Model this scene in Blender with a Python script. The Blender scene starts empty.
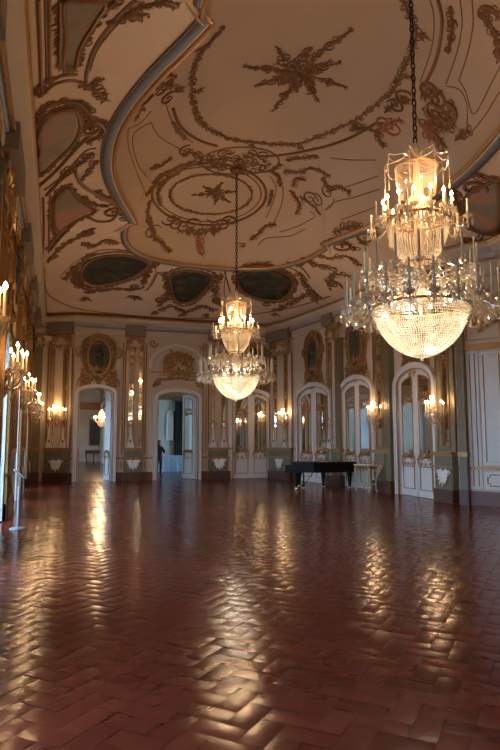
import bpy, bmesh, math, random
from mathutils import Vector, Matrix
from mathutils.bvhtree import BVHTree
PI = math.pi
S = bpy.context.scene
COL = S.collection
# ------------------------------------------------------------------ camera
EYE = 1.7
FPX = 600.0
TILT = math.radians(6.2773)
YAW = math.radians(17.9031)
cam_d = bpy.data.cameras.new('camera')
cam_d.sensor_fit = 'VERTICAL'; cam_d.sensor_height = 36.0; cam_d.lens = 36.0 * FPX / 750.0
cam_d.clip_start = 0.05; cam_d.clip_end = 300
cam = bpy.data.objects.new('camera', cam_d); COL.objects.link(cam)
cam.location = (0, 0, EYE); cam.rotation_euler = (PI / 2 + TILT, 0, -YAW)
S.camera = cam
# ------------------------------------------------------------------ daylight and exposure
W = bpy.data.worlds.new('daylight'); S.world = W; W.use_nodes = True
bg = W.node_tree.nodes['Background']
bg.inputs[0].default_value = (0.46, 0.70, 1.0, 1); bg.inputs[1].default_value = 18.0
S.view_settings.view_transform = 'Standard'; S.view_settings.look = 'None'
S.view_settings.gamma = 1.0; S.view_settings.exposure = 0.0
S.view_settings.use_curve_mapping = False
K_BOWL, K_TIER, K_SCONCE = 62.0, 170.0, 15.0      # lamp strengths in watts
K_FLAME = 60.0
WARM = (1.0, 0.62, 0.32)

def ray(px, py):
    a = Vector(((px - 250) / FPX, 1.0, (375 - py) / FPX))
    a = Vector((a.x, a.y * math.cos(TILT) - a.z * math.sin(TILT), a.y * math.sin(TILT) + a.z * math.cos(TILT)))
    return Vector((a.x * math.cos(YAW) + a.y * math.sin(YAW), -a.x * math.sin(YAW) + a.y * math.cos(YAW), a.z))
CAM = Vector((0, 0, EYE))

# ------------------------------------------------------------------ materials
def nt(m): return m.node_tree.nodes, m.node_tree.links
def mat(name, col, rough=0.5, metal=0.0, noise=0.0, scale=6.0, col2=None, bump=0.0, spec=0.5, bscale=None, coat=0):
    m = bpy.data.materials.new(name); m.use_nodes = True
    n, l = nt(m); b = n['Principled BSDF']
    b.inputs['Base Color'].default_value = (*col, 1); b.inputs['Roughness'].default_value = rough
    b.inputs['Metallic'].default_value = metal; b.inputs['Specular IOR Level'].default_value = spec
    if coat: b.inputs['Coat Weight'].default_value = coat
    if noise or bump:
        tc = n.new('ShaderNodeTexCoord'); tx = n.new('ShaderNodeTexNoise')
        tx.inputs['Scale'].default_value = scale; tx.inputs['Detail'].default_value = 5
        l.new(tc.outputs['Object'], tx.inputs['Vector'])
        if noise:
            mx = n.new('ShaderNodeMix'); mx.data_type = 'RGBA'
            c2 = col2 or tuple(c * 0.5 for c in col)
            mx.inputs[6].default_value = (*col, 1); mx.inputs[7].default_value = (*c2, 1)
            mr = n.new('ShaderNodeMapRange'); mr.inputs[1].default_value = 0.35; mr.inputs[2].default_value = 0.7
            mr.inputs[4].default_value = noise
            l.new(tx.outputs['Fac'], mr.inputs[0]); l.new(mr.outputs[0], mx.inputs[0])
            l.new(mx.outputs[2], b.inputs['Base Color'])
        if bump:
            t2 = n.new('ShaderNodeTexNoise'); t2.inputs['Scale'].default_value = bscale or scale * 3; t2.inputs['Detail'].default_value = 3
            l.new(tc.outputs['Object'], t2.inputs['Vector'])
            bp = n.new('ShaderNodeBump'); bp.inputs['Strength'].default_value = bump; bp.inputs['Distance'].default_value = 0.02
            l.new(t2.outputs['Fac'], bp.inputs['Height']); l.new(bp.outputs[0], b.inputs['Normal'])
    return m
def emit(name, col, k):
    m = bpy.data.materials.new(name); m.use_nodes = True
    n, l = nt(m); n.clear(); e = n.new('ShaderNodeEmission'); o = n.new('ShaderNodeOutputMaterial')
    e.inputs[0].default_value = (*col, 1); e.inputs[1].default_value = k; l.new(e.outputs[0], o.inputs[0]); return m
def crystal(name, col, gl=0.35, tr=0.5, rough=0.08):
    m = bpy.data.materials.new(name); m.use_nodes = True
    n, l = nt(m); n.clear(); o = n.new('ShaderNodeOutputMaterial')
    d = n.new('ShaderNodeBsdfDiffuse'); t = n.new('ShaderNodeBsdfTranslucent'); g = n.new('ShaderNodeBsdfGlossy')
    for x in (d, t): x.inputs[0].default_value = (*col, 1)
    g.inputs[0].default_value = (1, 1, 1, 1); g.inputs['Roughness'].default_value = rough
    a = n.new('ShaderNodeMixShader'); b = n.new('ShaderNodeMixShader')
    a.inputs[0].default_value = tr; b.inputs[0].default_value = gl
    l.new(d.outputs[0], a.inputs[1]); l.new(t.outputs[0], a.inputs[2])
    l.new(a.outputs[0], b.inputs[1]); l.new(g.outputs[0], b.inputs[2]); l.new(b.outputs[0], o.inputs[0]); return m
def pane_mat(name):
    m = bpy.data.materials.new(name); m.use_nodes = True
    n, l = nt(m); n.clear(); o = n.new('ShaderNodeOutputMaterial')
    t = n.new('ShaderNodeBsdfTransparent'); g = n.new('ShaderNodeBsdfGlossy'); a = n.new('ShaderNodeMixShader')
    t.inputs[0].default_value = (0.93, 0.96, 0.97, 1); g.inputs['Roughness'].default_value = 0.02
    a.inputs[0].default_value = 0.08
    l.new(t.outputs[0], a.inputs[1]); l.new(g.outputs[0], a.inputs[2]); l.new(a.outputs[0], o.inputs[0]); return m
def paint_mat(name, cols, scale=3.0):
    m = bpy.data.materials.new(name); m.use_nodes = True
    n, l = nt(m); b = n['Principled BSDF']; b.inputs['Roughness'].default_value = 0.6
    tc = n.new('ShaderNodeTexCoord'); tx = n.new('ShaderNodeTexNoise'); tx.inputs['Scale'].default_value = scale
    tx.inputs['Detail'].default_value = 4; tx.inputs['Distortion'].default_value = 0.8
    r = n.new('ShaderNodeValToRGB'); e = r.color_ramp.elements
    while len(e) < len(cols): e.new(0.5)
    for i, (p, c) in enumerate(cols): e[i].position = p; e[i].color = (*c, 1)
    l.new(tc.outputs['Object'], tx.inputs['Vector']); l.new(tx.outputs['Fac'], r.inputs[0]); l.new(r.outputs[0], b.inputs['Base Color']); return m

M = {}
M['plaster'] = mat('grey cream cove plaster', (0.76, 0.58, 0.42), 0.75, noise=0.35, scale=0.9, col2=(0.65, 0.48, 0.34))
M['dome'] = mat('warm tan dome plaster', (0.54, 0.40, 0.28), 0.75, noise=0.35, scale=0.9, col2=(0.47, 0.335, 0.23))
M['wall'] = mat('cream wall paint', (0.58, 0.48, 0.37), 0.5, noise=0.4, scale=1.5, col2=(0.46, 0.36, 0.27))
M['white'] = mat('white lacquered joinery', (0.66, 0.65, 0.63), 0.35, noise=0.25, scale=3, col2=(0.54, 0.52, 0.50))
M['bluegrey'] = mat('blue grey painted moulding', (0.20, 0.22, 0.25), 0.6, noise=0.3, scale=3)
M['bluepale'] = mat('pale blue grey paint', (0.40, 0.44, 0.48), 0.5, noise=0.3, scale=3)
M['olive'] = mat('olive green marbled paint', (0.145, 0.14, 0.085), 0.4, noise=0.6, scale=7, col2=(0.23, 0.205, 0.13))
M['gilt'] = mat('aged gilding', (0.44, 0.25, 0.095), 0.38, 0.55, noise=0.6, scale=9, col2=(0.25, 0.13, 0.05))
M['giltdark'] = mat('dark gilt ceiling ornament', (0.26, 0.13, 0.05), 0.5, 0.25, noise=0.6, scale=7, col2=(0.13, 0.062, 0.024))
M['giltline'] = mat('gilt painted line', (0.27, 0.14, 0.055), 0.4, 0.4, noise=0.4, scale=5)
M['giltedge'] = mat('bright gilt moulding', (0.55, 0.30, 0.12), 0.3, 0.6, noise=0.4, scale=4, col2=(0.38, 0.19, 0.07))
M['pinkgilt'] = mat('rose gilt leaf', (0.45, 0.17, 0.08), 0.5, 0.3, noise=0.4, scale=8)
M['marble'] = mat('dark red brown marble skirting', (0.10, 0.045, 0.03), 0.3, noise=0.6, scale=6, col2=(0.05, 0.025, 0.018))
M['mirror'] = mat('old mirror glass', (0.70, 0.71, 0.68), 0.03, 1.0)
M['black'] = mat('black piano lacquer', (0.004, 0.004, 0.004), 0.3, spec=0.2)
M['ivory'] = mat('ivory keys', (0.7, 0.66, 0.56), 0.4)
M['brass'] = mat('brass', (0.6, 0.42, 0.17), 0.25, 1.0)
M['steel'] = mat('grey painted steel', (0.28, 0.30, 0.34), 0.35, 0.4)
M['paper'] = mat('white paper', (0.75, 0.75, 0.73), 0.7)
M['wax'] = mat('ivory candle wax', (0.75, 0.62, 0.42), 0.5)
M['tallow'] = mat('grey green unlit candle', (0.46, 0.43, 0.32), 0.5)
M['chain'] = mat('dark bronze chain', (0.035, 0.022, 0.014), 0.5, 0.6)
M['beads'] = crystal('lamp lit crystal beads', (0.93, 0.88, 0.78), 0.22, 0.62)
M['crystal'] = crystal('cut crystal', (0.80, 0.70, 0.52), 0.34, 0.45)
M['glassarm'] = crystal('pale glass arm', (0.68, 0.57, 0.40), 0.3, 0.5)
M['flame'] = emit('candle bulb glow', (1.0, 0.66, 0.32), K_FLAME)
M['bulb'] = emit('bowl bulb glow', (1.0, 0.80, 0.55), 14.0)
M['pane'] = pane_mat('window pane')
M['clouds'] = paint_mat('grey cloud painting', [(0.3, (0.20, 0.16, 0.12)), (0.5, (0.27, 0.22, 0.17)), (0.7, (0.34, 0.17, 0.10))], 1.2)
M['rosesky'] = paint_mat('rose sky painting', [(0.3, (0.25, 0.21, 0.15)), (0.5, (0.33, 0.26, 0.18)), (0.6, (0.50, 0.21, 0.12)), (0.75, (0.36, 0.25, 0.18))], 1.3)
M['darkscene'] = paint_mat('dark green figure painting', [(0.3, (0.018, 0.022, 0.018)), (0.52, (0.035, 0.042, 0.032)), (0.66, (0.14, 0.09, 0.05)), (0.8, (0.05, 0.05, 0.05))], 2.2)
M['relief'] = paint_mat('dark bronze relief', [(0.3, (0.03, 0.03, 0.024)), (0.6, (0.085, 0.075, 0.055)), (0.8, (0.03, 0.03, 0.025))], 4.0)
M['canvas'] = paint_mat('dark portrait canvas', [(0.3, (0.03, 0.04, 0.03)), (0.6, (0.07, 0.08, 0.06)), (0.8, (0.12, 0.09, 0.06))], 1.6)
M['bluecloth'] = mat('pale blue cloth', (0.36, 0.45, 0.58), 0.8, noise=0.4, scale=6)
M['darkwood'] = mat('dark wood', (0.05, 0.03, 0.02), 0.4)
M['cloth'] = mat('dark clothing', (0.012, 0.012, 0.015), 0.85)
M['skin'] = mat('skin', (0.45, 0.27, 0.19), 0.6)
M['hair'] = mat('dark hair', (0.012, 0.009, 0.007), 0.6)
M['greenwall'] = mat('grey beige wall paper', (0.50, 0.44, 0.35), 0.7, noise=0.3, scale=2)
M['giltlight'] = mat('pale worn gilding', (0.62, 0.50, 0.32), 0.4, 0.3, noise=0.5, scale=9, col2=(0.40, 0.26, 0.12))
M['darkgreen'] = mat('dark green curtain', (0.03, 0.035, 0.028), 0.8, noise=0.4, scale=4)
M['olivedark'] = mat('dark olive grey shield', (0.15, 0.14, 0.10), 0.5, noise=0.5, scale=5)
M['redmarble'] = mat('red brown skirting', (0.17, 0.06, 0.04), 0.35, noise=0.5, scale=6, col2=(0.10, 0.04, 0.03))
M['crystal_dimmed'] = crystal('dim cut crystal', (0.50, 0.41, 0.32), 0.25, 0.5)  # cut crystal with darkened colour, offsets lamp brightness on the crown beads
M['frieze'] = mat('dim grey brown frieze', (0.23, 0.185, 0.15), 0.6, noise=0.3, scale=3)
M['grout'] = mat('dark grout', (0.025, 0.012, 0.009), 0.5)

def brick_mat():
    m = bpy.data.materials.new('waxed terracotta brick'); m.use_nodes = True
    n, l = nt(m); b = n['Principled BSDF']
    at = n.new('ShaderNodeAttribute'); at.attribute_name = 'tone'
    r = n.new('ShaderNodeValToRGB'); e = r.color_ramp.elements
    e[0].color = (0.10, 0.015, 0.008, 1); e[1].color = (0.165, 0.030, 0.016, 1)
    l.new(at.outputs['Fac'], r.inputs[0])
    tc = n.new('ShaderNodeTexCoord'); tx = n.new('ShaderNodeTexNoise'); tx.inputs['Scale'].default_value = 9; tx.inputs['Detail'].default_value = 2
    l.new(tc.outputs['Object'], tx.inputs['Vector'])
    mx = n.new('ShaderNodeMix'); mx.data_type = 'RGBA'; mx.blend_type = 'MULTIPLY'; mx.inputs[7].default_value = (0.55, 0.5, 0.5, 1)
    mr = n.new('ShaderNodeMapRange'); mr.inputs[1].default_value = 0.35; mr.inputs[2].default_value = 0.8; mr.inputs[4].default_value = 0.55
    l.new(tx.outputs['Fac'], mr.inputs[0]); l.new(mr.outputs[0], mx.inputs[0]); l.new(r.outputs[0], mx.inputs[6]); l.new(mx.outputs[2], b.inputs['Base Color'])
    b.inputs['Roughness'].default_value = 0.2; b.inputs['Specular IOR Level'].default_value = 0.25
    t2 = n.new('ShaderNodeTexNoise'); t2.inputs['Scale'].default_value = 7; t2.inputs['Detail'].default_value = 2
    l.new(tc.outputs['Object'], t2.inputs['Vector'])
    bp = n.new('ShaderNodeBump'); bp.inputs['Strength'].default_value = 0.14; bp.inputs['Distance'].default_value = 0.02
    l.new(t2.outputs['Fac'], bp.inputs['Height']); l.new(bp.outputs[0], b.inputs['Normal'])
    rr = n.new('ShaderNodeMapRange'); rr.inputs[3].default_value = 0.13; rr.inputs[4].default_value = 0.22
    l.new(t2.outputs['Fac'], rr.inputs[0]); l.new(rr.outputs[0], b.inputs['Roughness'])
    return m
M['brick'] = brick_mat()

# ------------------------------------------------------------------ mesh building
class MB:
    def __init__(s): s.v = []; s.f = []
    def add(s, vs, fs):
        k = len(s.v); s.v += [tuple(p) for p in vs]; s.f += [tuple(i + k for i in f) for f in fs]; return s
    def box(s, x0, x1, y0, y1, z0, z1):
        return s.add([(x0, y0, z0), (x1, y0, z0), (x1, y1, z0), (x0, y1, z0), (x0, y0, z1), (x1, y0, z1), (x1, y1, z1), (x0, y1, z1)],
                     [(3, 2, 1, 0), (4, 5, 6, 7), (0, 1, 5, 4), (1, 2, 6, 5), (2, 3, 7, 6), (3, 0, 4, 7)])
    def frame(s, x0, x1, z0, z1, y0, y1, t):
        s.box(x0, x0 + t, y0, y1, z0, z1); s.box(x1 - t, x1, y0, y1, z0, z1)
        s.box(x0 + t, x1 - t, y0, y1, z0, z0 + t); s.box(x0 + t, x1 - t, y0, y1, z1 - t, z1); return s
    def tube(s, path, r, n=6, closed=False):
        P = [Vector(p) for p in path]; m = len(P)
        R = r if isinstance(r, (list, tuple)) else [r] * m
        up = None; rings = []
        for i in range(m):
            a = P[i - 1] if (i > 0 or closed) else P[i]; b = P[(i + 1) % m] if (i < m - 1 or closed) else P[i]
            t = (b - a)
            if t.length < 1e-9: t = Vector((0, 0, 1))
            t.normalize()
            if up is None:
                up = t.orthogonal().normalized()
            up = (up - t * up.dot(t))
            if up.length < 1e-6: up = t.orthogonal()
            up.normalize(); w = t.cross(up)
            rings.append([P[i] + (up * math.cos(2 * PI * k / n) + w * math.sin(2 * PI * k / n)) * R[i] for k in range(n)])
        vs = [p for q in rings for p in q]; fs = []
        for i in range(m if closed else m - 1):
            j = (i + 1) % m
            for k in range(n):
                fs.append((i * n + k, i * n + (k + 1) % n, j * n + (k + 1) % n, j * n + k))
        if not closed:
            fs.append(tuple(range(n - 1, -1, -1))); fs.append(tuple((m - 1) * n + k for k in range(n)))
        return s.add(vs, fs)
    def lathe(s, prof, c=(0, 0, 0), n=16, closed=False):
        vs = []; fs = []; m = len(prof)
        for r, z in prof:
            for k in range(n): vs.append((c[0] + r * math.cos(2 * PI * k / n), c[1] + r * math.sin(2 * PI * k / n), c[2] + z))
        for i in range(m if closed else m - 1):
            j = (i + 1) % m
            for k in range(n): fs.append((i * n + k, i * n + (k + 1) % n, j * n + (k + 1) % n, j * n + k))
        if not closed:
            fs.append(tuple(range(n - 1, -1, -1))); fs.append(tuple((m - 1) * n + k for k in range(n)))
        return s.add(vs, fs)
    def bead(s, c, r, rz=None):
        rz = rz or r; x, y, z = c
        return s.add([(x + r, y, z), (x, y + r, z), (x - r, y, z), (x, y - r, z), (x, y, z + rz), (x, y, z - rz)],
                     [(0, 1, 4), (1, 2, 4), (2, 3, 4), (3, 0, 4), (1, 0, 5), (2, 1, 5), (3, 2, 5), (0, 3, 5)])
    def leaf(s, p, d, nrm, L, w):
        p = Vector(p); d = Vector(d).normalized(); nrm = Vector(nrm).normalized(); sd = d.cross(nrm).normalized()
        q = p + d * (0.42 * L)
        return s.add([p, q + sd * w, p + d * L + nrm * (0.12 * L), q - sd * w, q + nrm * (0.55 * w), q - nrm * 0.012],
                     [(0, 1, 4), (1, 2, 4), (2, 3, 4), (3, 0, 4), (1, 0, 5), (2, 1, 5), (3, 2, 5), (0, 3, 5)])
    def prism(s, pts, y0, y1):      # polygon in the local x-z plane, given thickness in y
        n = len(pts)
        vs = [(x, y0, z) for x, z in pts] + [(x, y1, z) for x, z in pts]
        fs = [tuple(range(n)), tuple(range(2 * n - 1, n - 1, -1))] + [(i, i + n, (i + 1) % n + n, (i + 1) % n) for i in range(n)]
        return s.add(vs, fs)
    def band(s, path, off, y0, y1, closed=False):  # a strip of width off beside an x-z path
        n = len(path); o = []
        for i in range(n):
            a = path[max(i - 1, 0)] if not closed else path[i - 1]; b = path[min(i + 1, n - 1)] if not closed else path[(i + 1) % n]
            dx, dz = b[0] - a[0], b[1] - a[1]; k = math.hypot(dx, dz) or 1
            o.append((path[i][0] - dz / k * off, path[i][1] + dx / k * off))
        vs = []
        for i in range(n):
            vs += [(path[i][0], y0, path[i][1]), (o[i][0], y0, o[i][1]), (o[i][0], y1, o[i][1]), (path[i][0], y1, path[i][1])]
        fs = []
        for i in range(n if closed else n - 1):
            j = (i + 1) % n
            for k in range(4): fs.append((i * 4 + k, i * 4 + (k + 1) % 4, j * 4 + (k + 1) % 4, j * 4 + k))
        if not closed: fs += [(3, 2, 1, 0), tuple((n - 1) * 4 + k for k in range(4))]
        return s.add(vs, fs)
    def build(s, name, m, parent=None, smooth=False, loc=None):
        me = bpy.data.meshes.new(name); me.from_pydata(s.v, [], s.f); me.update()
        bm = bmesh.new(); bm.from_mesh(me); bmesh.ops.recalc_face_normals(bm, faces=bm.faces); bm.to_mesh(me); bm.free()
        if smooth: me.polygons.foreach_set('use_smooth', [True] * len(me.polygons))
        o = bpy.data.objects.new(name, me); COL.objects.link(o)
        me.materials.append(M[m] if isinstance(m, str) else m)
        if parent is not None: o.parent = parent
        if loc: o.location = loc
        return o
def thing(name, label, cat, loc=(0, 0, 0), rz=0.0, group=None):
    o = bpy.data.objects.new(name, None); COL.objects.link(o); o.empty_display_size = 0.2
    o.location = loc; o.rotation_euler = (0, 0, rz)
    return tag(o, label, cat, group)
def tag(o, label, cat, group=None):
    o['label'] = label; o['category'] = cat
    if group: o['group'] = group
    return o
def structure(o): o['kind'] = 'structure'; return o
def struct_empty(name, loc=(0, 0, 0), rz=0.0):
    o = bpy.data.objects.new(name, None); COL.objects.link(o); o.location = loc; o.rotation_euler = (0, 0, rz); return structure(o)
def dup(o, parent=None, loc=None, rz=None):
    c = o.copy(); COL.objects.link(c)
    if parent is not None: c.parent = parent
    if loc is not None: c.location = loc
    if rz is not None: c.rotation_euler = (0, 0, rz)
    for ch in list(o.children): dup(ch, c)
    return c
def lamp(name, parent, loc, watts, radius, col=WARM):
    d = bpy.data.lights.new(name, 'POINT'); d.energy = watts; d.color = col; d.shadow_soft_size = radius
    o = bpy.data.objects.new(name, d); COL.objects.link(o); o.parent = parent; o.location = loc; return o
def smooth_path(pts, k=6, closed=False):
    P = [Vector(p) for p in pts]; n = len(P); out = []
    for i in range(n if closed else n - 1):
        if closed: a, b, c, d = P[i - 1], P[i], P[(i + 1) % n], P[(i + 2) % n]
        else: a, b, c, d = P[max(i - 1, 0)], P[i], P[i + 1], P[min(i + 2, n - 1)]
        for j in range(k):
            t = j / k
            out.append(0.5 * ((2 * b) + (c - a) * t + (2 * a - 5 * b + 4 * c - d) * t * t + (3 * b - a - 3 * c + d) * t ** 3))
    if not closed: out.append(P[-1])
    return out
def scroll(mb, c, e1, e2, r, a0, turns, thick, flip=1):
    c = Vector(c); e1 = Vector(e1); e2 = Vector(e2); pts = []; rad = []
    n = int(14 * turns) + 4
    for i in range(n + 1):
        t = i / n; a = a0 + flip * 2 * PI * turns * t; q = r * (1 - 0.82 * t)
        pts.append(c + e1 * (q * math.cos(a)) + e2 * (q * math.sin(a))); rad.append(thick * (0.6 + 0.6 * math.sin(PI * min(1, t * 1.3 + 0.1))))
    mb.tube(pts, rad, 5); mb.bead(pts[-1], thick * 1.6)
def rocaille(mb, cx, cz, w, h, y, seed, leaves=14, t=0.03):
    # a symmetric carved scrollwork cartouche in the local x-z plane
    R = random.Random(seed); ex, ez, nn = (1, 0, 0), (0, 0, 1), (0, -1, 0)
    for sx in (-1, 1):
        e1 = (sx, 0, 0)
        scroll(mb, (cx + sx * w * 0.28, y, cz + h * 0.12), e1, ez, w * 0.22, -PI / 2, 1.25, t)
        scroll(mb, (cx + sx * w * 0.34, y, cz - h * 0.24), e1, ez, w * 0.16, PI / 2, 1.2, t * 0.9, -1)
        scroll(mb, (cx + sx * w * 0.14, y, cz + h * 0.34), e1, ez, w * 0.12, PI, 1.1, t * 0.8)
        for i in range(leaves // 2):
            a = R.uniform(-PI / 2, PI / 2); q = R.uniform(0.15, 0.42)
            p = (cx + sx * w * q * math.cos(a), y - 0.01, cz + h * q * math.sin(a))
            mb.leaf(p, (sx * math.cos(a + R.uniform(-.7, .7)), 0, math.sin(a + R.uniform(-.7, .7)) + 0.01), nn, w * R.uniform(.12, .24), w * R.uniform(.03, .06))
    for i in range(7):
        a = PI * (0.14 + 0.72 * i / 6)
        mb.leaf((cx, y - 0.01, cz + h * 0.22), (math.cos(a), 0, math.sin(a)), nn, h * 0.3, w * 0.045)
    mb.leaf((cx, y - 0.01, cz - h * 0.12), (0, 0, -1), nn, h * 0.4, w * 0.07)

# ------------------------------------------------------------------ plan
PLAN = [(-1.0, -3.0), (-1.0, 27.2), (-0.4, 27.2), (0.7, 26.6), (9.55, 26.6), (10.05, 24.6), (10.5, 21.2), (10.75, 18.0), (10.6, 14.0), (11.3, 13.0), (11.3, -3.0)]
CEN = Vector((5.0, 12.1))
class Facet:
    def __init__(s, a, b):
        s.a = Vector(a); s.b = Vector(b); s.d = (s.b - s.a); s.len = s.d.length; s.d.normalize(); s.rz = math.atan2(s.d.y, s.d.x)
    def at(s, u, off=0.0):      # off: distance out into the room
        p = s.a + s.d * u; n = Vector((s.d.y, -s.d.x)); return (p.x + n.x * off, p.y + n.y * off, 0.0)
    def px(s, x, y=432):        # distance along the wall of an image column
        r = ray(x, y); r2 = Vector((r.x, r.y))
        den = r2.x * s.d.y - r2.y * s.d.x
        k = (s.a.x * s.d.y - s.a.y * s.d.x) / den
        return (r2 * k - s.a).dot(s.d)
F_L = Facet(PLAN[0], PLAN[1]); F_CORNER = Facet(PLAN[2], PLAN[3]); F_B = Facet(PLAN[3], PLAN[4]); F_C = Facet(PLAN[4], PLAN[5])
F_D = Facet(PLAN[5], PLAN[6]); F_E = Facet(PLAN[6], PLAN[7]); F_F = Facet(PLAN[7], PLAN[8]); F_STEP = Facet(PLAN[8], PLAN[9]); F_R = Facet(PLAN[9], PLAN[10])
H_WALL = 7.1

def arch_pts(xc, a, spring, crown, n=14, wide=0.0):
    return [(xc - (a + wide) * math.cos(PI * i / n), spring + (crown - spring + wide) * math.sin(PI * i / n)) for i in range(n + 1)]
def wall_slab(mb, F, openings, thick, h=H_WALL):
    """a wall along facet F with arched openings (u0, u1, spring, crown), as solid masonry"""
    def W3(u, y, z): p = F.a + F.d * u; n = Vector((-F.d.y, F.d.x)); return (p.x + n.x * y, p.y + n.y * y, z)
    def blk(u0, u1, z0f, z1f, n=1):
        for i in range(n):
            a = u0 + (u1 - u0) * i / n; b = u0 + (u1 - u0) * (i + 1) / n
            vs = []
            for y in (0, thick):
                vs += [W3(a, y, z0f(a)), W3(b, y, z0f(b)), W3(b, y, z1f(b)), W3(a, y, z1f(a))]
            mb.add(vs, [(0, 1, 2, 3), (7, 6, 5, 4), (0, 4, 5, 1), (2, 6, 7, 3), (0, 3, 7, 4), (1, 5, 6, 2)])
    u = 0.0
    for (u0, u1, sp, cr) in sorted(openings):
        if u0 > u: blk(u, u0, lambda x: 0, lambda x: h)
        c, a = (u0 + u1) / 2, (u1 - u0) / 2
        blk(u0, u1, lambda x: sp + (cr - sp) * math.sqrt(max(0, 1 - ((x - c) / a) ** 2)), lambda x: h, 16)
        u = u1
    blk(u, F.len, lambda x: 0, lambda x: h)

# ---- floor: waxed terracotta bricks in herringbone
def build_floor():
    R = random.Random(5); L, Wd = 0.34, 0.17
    vs, fs, tone = [], [], []
    ca, sa = math.cos(PI / 4), math.sin(PI / 4)
    inside_poly = [Vector(p) for p in PLAN]
    def inside(x, y):
        c = False; n = len(inside_poly)
        for i in range(n):
            p, q = inside_poly[i], inside_poly[i - 1]
            if (p.y > y) != (q.y > y) and x < (q.x - p.x) * (y - p.y) / (q.y - p.y) + p.x: c = not c
        return c
    def brick(x0, y0, lx, ly):
        cx, cy = x0 + lx / 2, y0 + ly / 2
        X, Y = cx * ca - cy * sa + 5, cx * sa + cy * ca + 12
        if not inside(X, Y): return
        tx, ty = R.gauss(0, 0.009), R.gauss(0, 0.009)
        dz = R.gauss(0, 0.0004); g = 0.002; i1 = 0.02
        k = len(vs)
        for ins, zz in ((g, -0.0012), (i1, 0.0)):
            for (sx, sy) in ((0, 0), (1, 0), (1, 1), (0, 1)):
                px = x0 + (ins if sx == 0 else lx - ins); py = y0 + (ins if sy == 0 else ly - ins)
                z = zz + dz + (px - cx) * tx + (py - cy) * ty - 0.002
                vs.append((px * ca - py * sa + 5, px * sa + py * ca + 12, z))
        t = min(1, max(0, R.gauss(0.5, 0.25)))
        fs.append((k + 4, k + 5, k + 6, k + 7)); tone.append(t)
        for i in range(4):
            j = (i + 1) % 4; fs.append((k + i, k + j, k + 4 + j, k + 4 + i)); tone.append(t)
    N = 105
    for i in range(-N, N):
        for j in range(-N // 2, N // 2):
            if abs(i + 4 * j) > N: continue
            brick((i + 4 * j) * Wd, i * Wd, L, Wd)
            brick((i + 4 * j) * Wd, (i + 1) * Wd, Wd, L)
    me = bpy.data.meshes.new('floor'); me.from_pydata(vs, [], fs); me.update()
    at = me.attributes.new('tone', 'FLOAT', 'FACE'); at.data.foreach_set('value', tone)
    me.polygons.foreach_set('use_smooth', [True] * len(fs))
    o = bpy.data.objects.new('floor', me); COL.objects.link(o); me.materials.append(M['brick']); structure(o)
    b = MB(); b.box(-2.2, 11.8, -3.6, 28, -0.2, -0.0075)
    structure(b.build('floor_bed', 'grout'))
build_floor()

# ---- walls
WIN = [(-1.9, -0.1), (2.8, 4.6), (7.5, 9.3), (12.2, 14.0), (16.9, 18.7), (21.6, 23.4)]
mb = MB(); wall_slab(mb, F_L, [(a + 3, b + 3, 3.45, 3.9) for a, b in WIN], 0.7); structure(mb.build('wall_left', 'wall'))
uA, uB = (F_B.px(78), F_B.px(112)), (F_B.px(157.5), F_B.px(197))
mb = MB(); wall_slab(mb, Facet(PLAN[1], PLAN[2]), [], 0.3); wall_slab(mb, F_CORNER, [], 0.3)
wall_slab(mb, F_B, [(uA[0], uA[1], 3.72, 3.95), (uB[0], uB[1], 3.6, 3.86)], 0.35); structure(mb.build('wall_back', 'wall'))
mb = MB()
for f in (F_C, F_D, F_E, F_F, F_STEP, F_R): wall_slab(mb, f, [], 0.3)
structure(mb.build('wall_right', 'wall'))
mb = MB(); wall_slab(mb, Facet(PLAN[10], PLAN[0]), [], 0.3); structure(mb.build('wall_front', 'wall'))

# ---- sweep a profile of (into the room, height) round the plan
def offset_plan(d):
    n = len(PLAN); out = []
    for i in range(n):
        p0, p1, p2 = Vector(PLAN[i - 1]), Vector(PLAN[i]), Vector(PLAN[(i + 1) % n])
        a = (p1 - p0).normalized(); b = (p2 - p1).normalized()
        na, nb = Vector((a.y, -a.x)), Vector((b.y, -b.x)); m = (na + nb); m.normalize()
        out.append(p1 + m * min(d / max(m.dot(na), 0.35), d * 1.9))
    return out
def sweep_plan(prof, name, m, skip=(), kind=True, smooth=False):
    n = len(PLAN); rings = [[(p.x, p.y, z) for p in offset_plan(d)] for d, z in prof]
    b = MB(); k = len(prof); vs = []
    for i in range(n):
        for j in range(k): vs.append(rings[j][i])
    fs = []
    for i in range(n):
        if i in skip: continue
        j = (i + 1) % n
        for q in range(k):
            q2 = (q + 1) % k; fs.append((i * k + q, i * k + q2, j * k + q2, j * k + q))
    b.add(vs, fs); return structure(b.build(name, m, smooth=smooth))
sweep_plan([(0.0, 6.3), (0.06, 6.3), (0.09, 6.36), (0.09, 6.56), (0.0, 6.56)], 'trim_1', 'wall')
sweep_plan([(0.0, 6.56), (0.12, 6.56), (0.2, 6.63), (0.2, 6.78), (0.0, 6.78)], 'trim_2', 'bluepale')
sweep_plan([(0.0, 6.78), (0.22, 6.78), (0.30, 6.83), (0.42, 6.90), (0.46, 6.98), (0.46, 7.06), (0.38, 7.1), (0.0, 7.1)], 'trim_3', 'wall')
sweep_plan([(0.19, 6.57), (0.235, 6.57), (0.25, 6.60), (0.235, 6.63), (0.19, 6.63)], 'trim_4', 'gilt')
sweep_plan([(0.45, 6.98), (0.49, 6.98), (0.505, 7.02), (0.49, 7.06), (0.45, 7.06)], 'trim_5', 'gilt')

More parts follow.
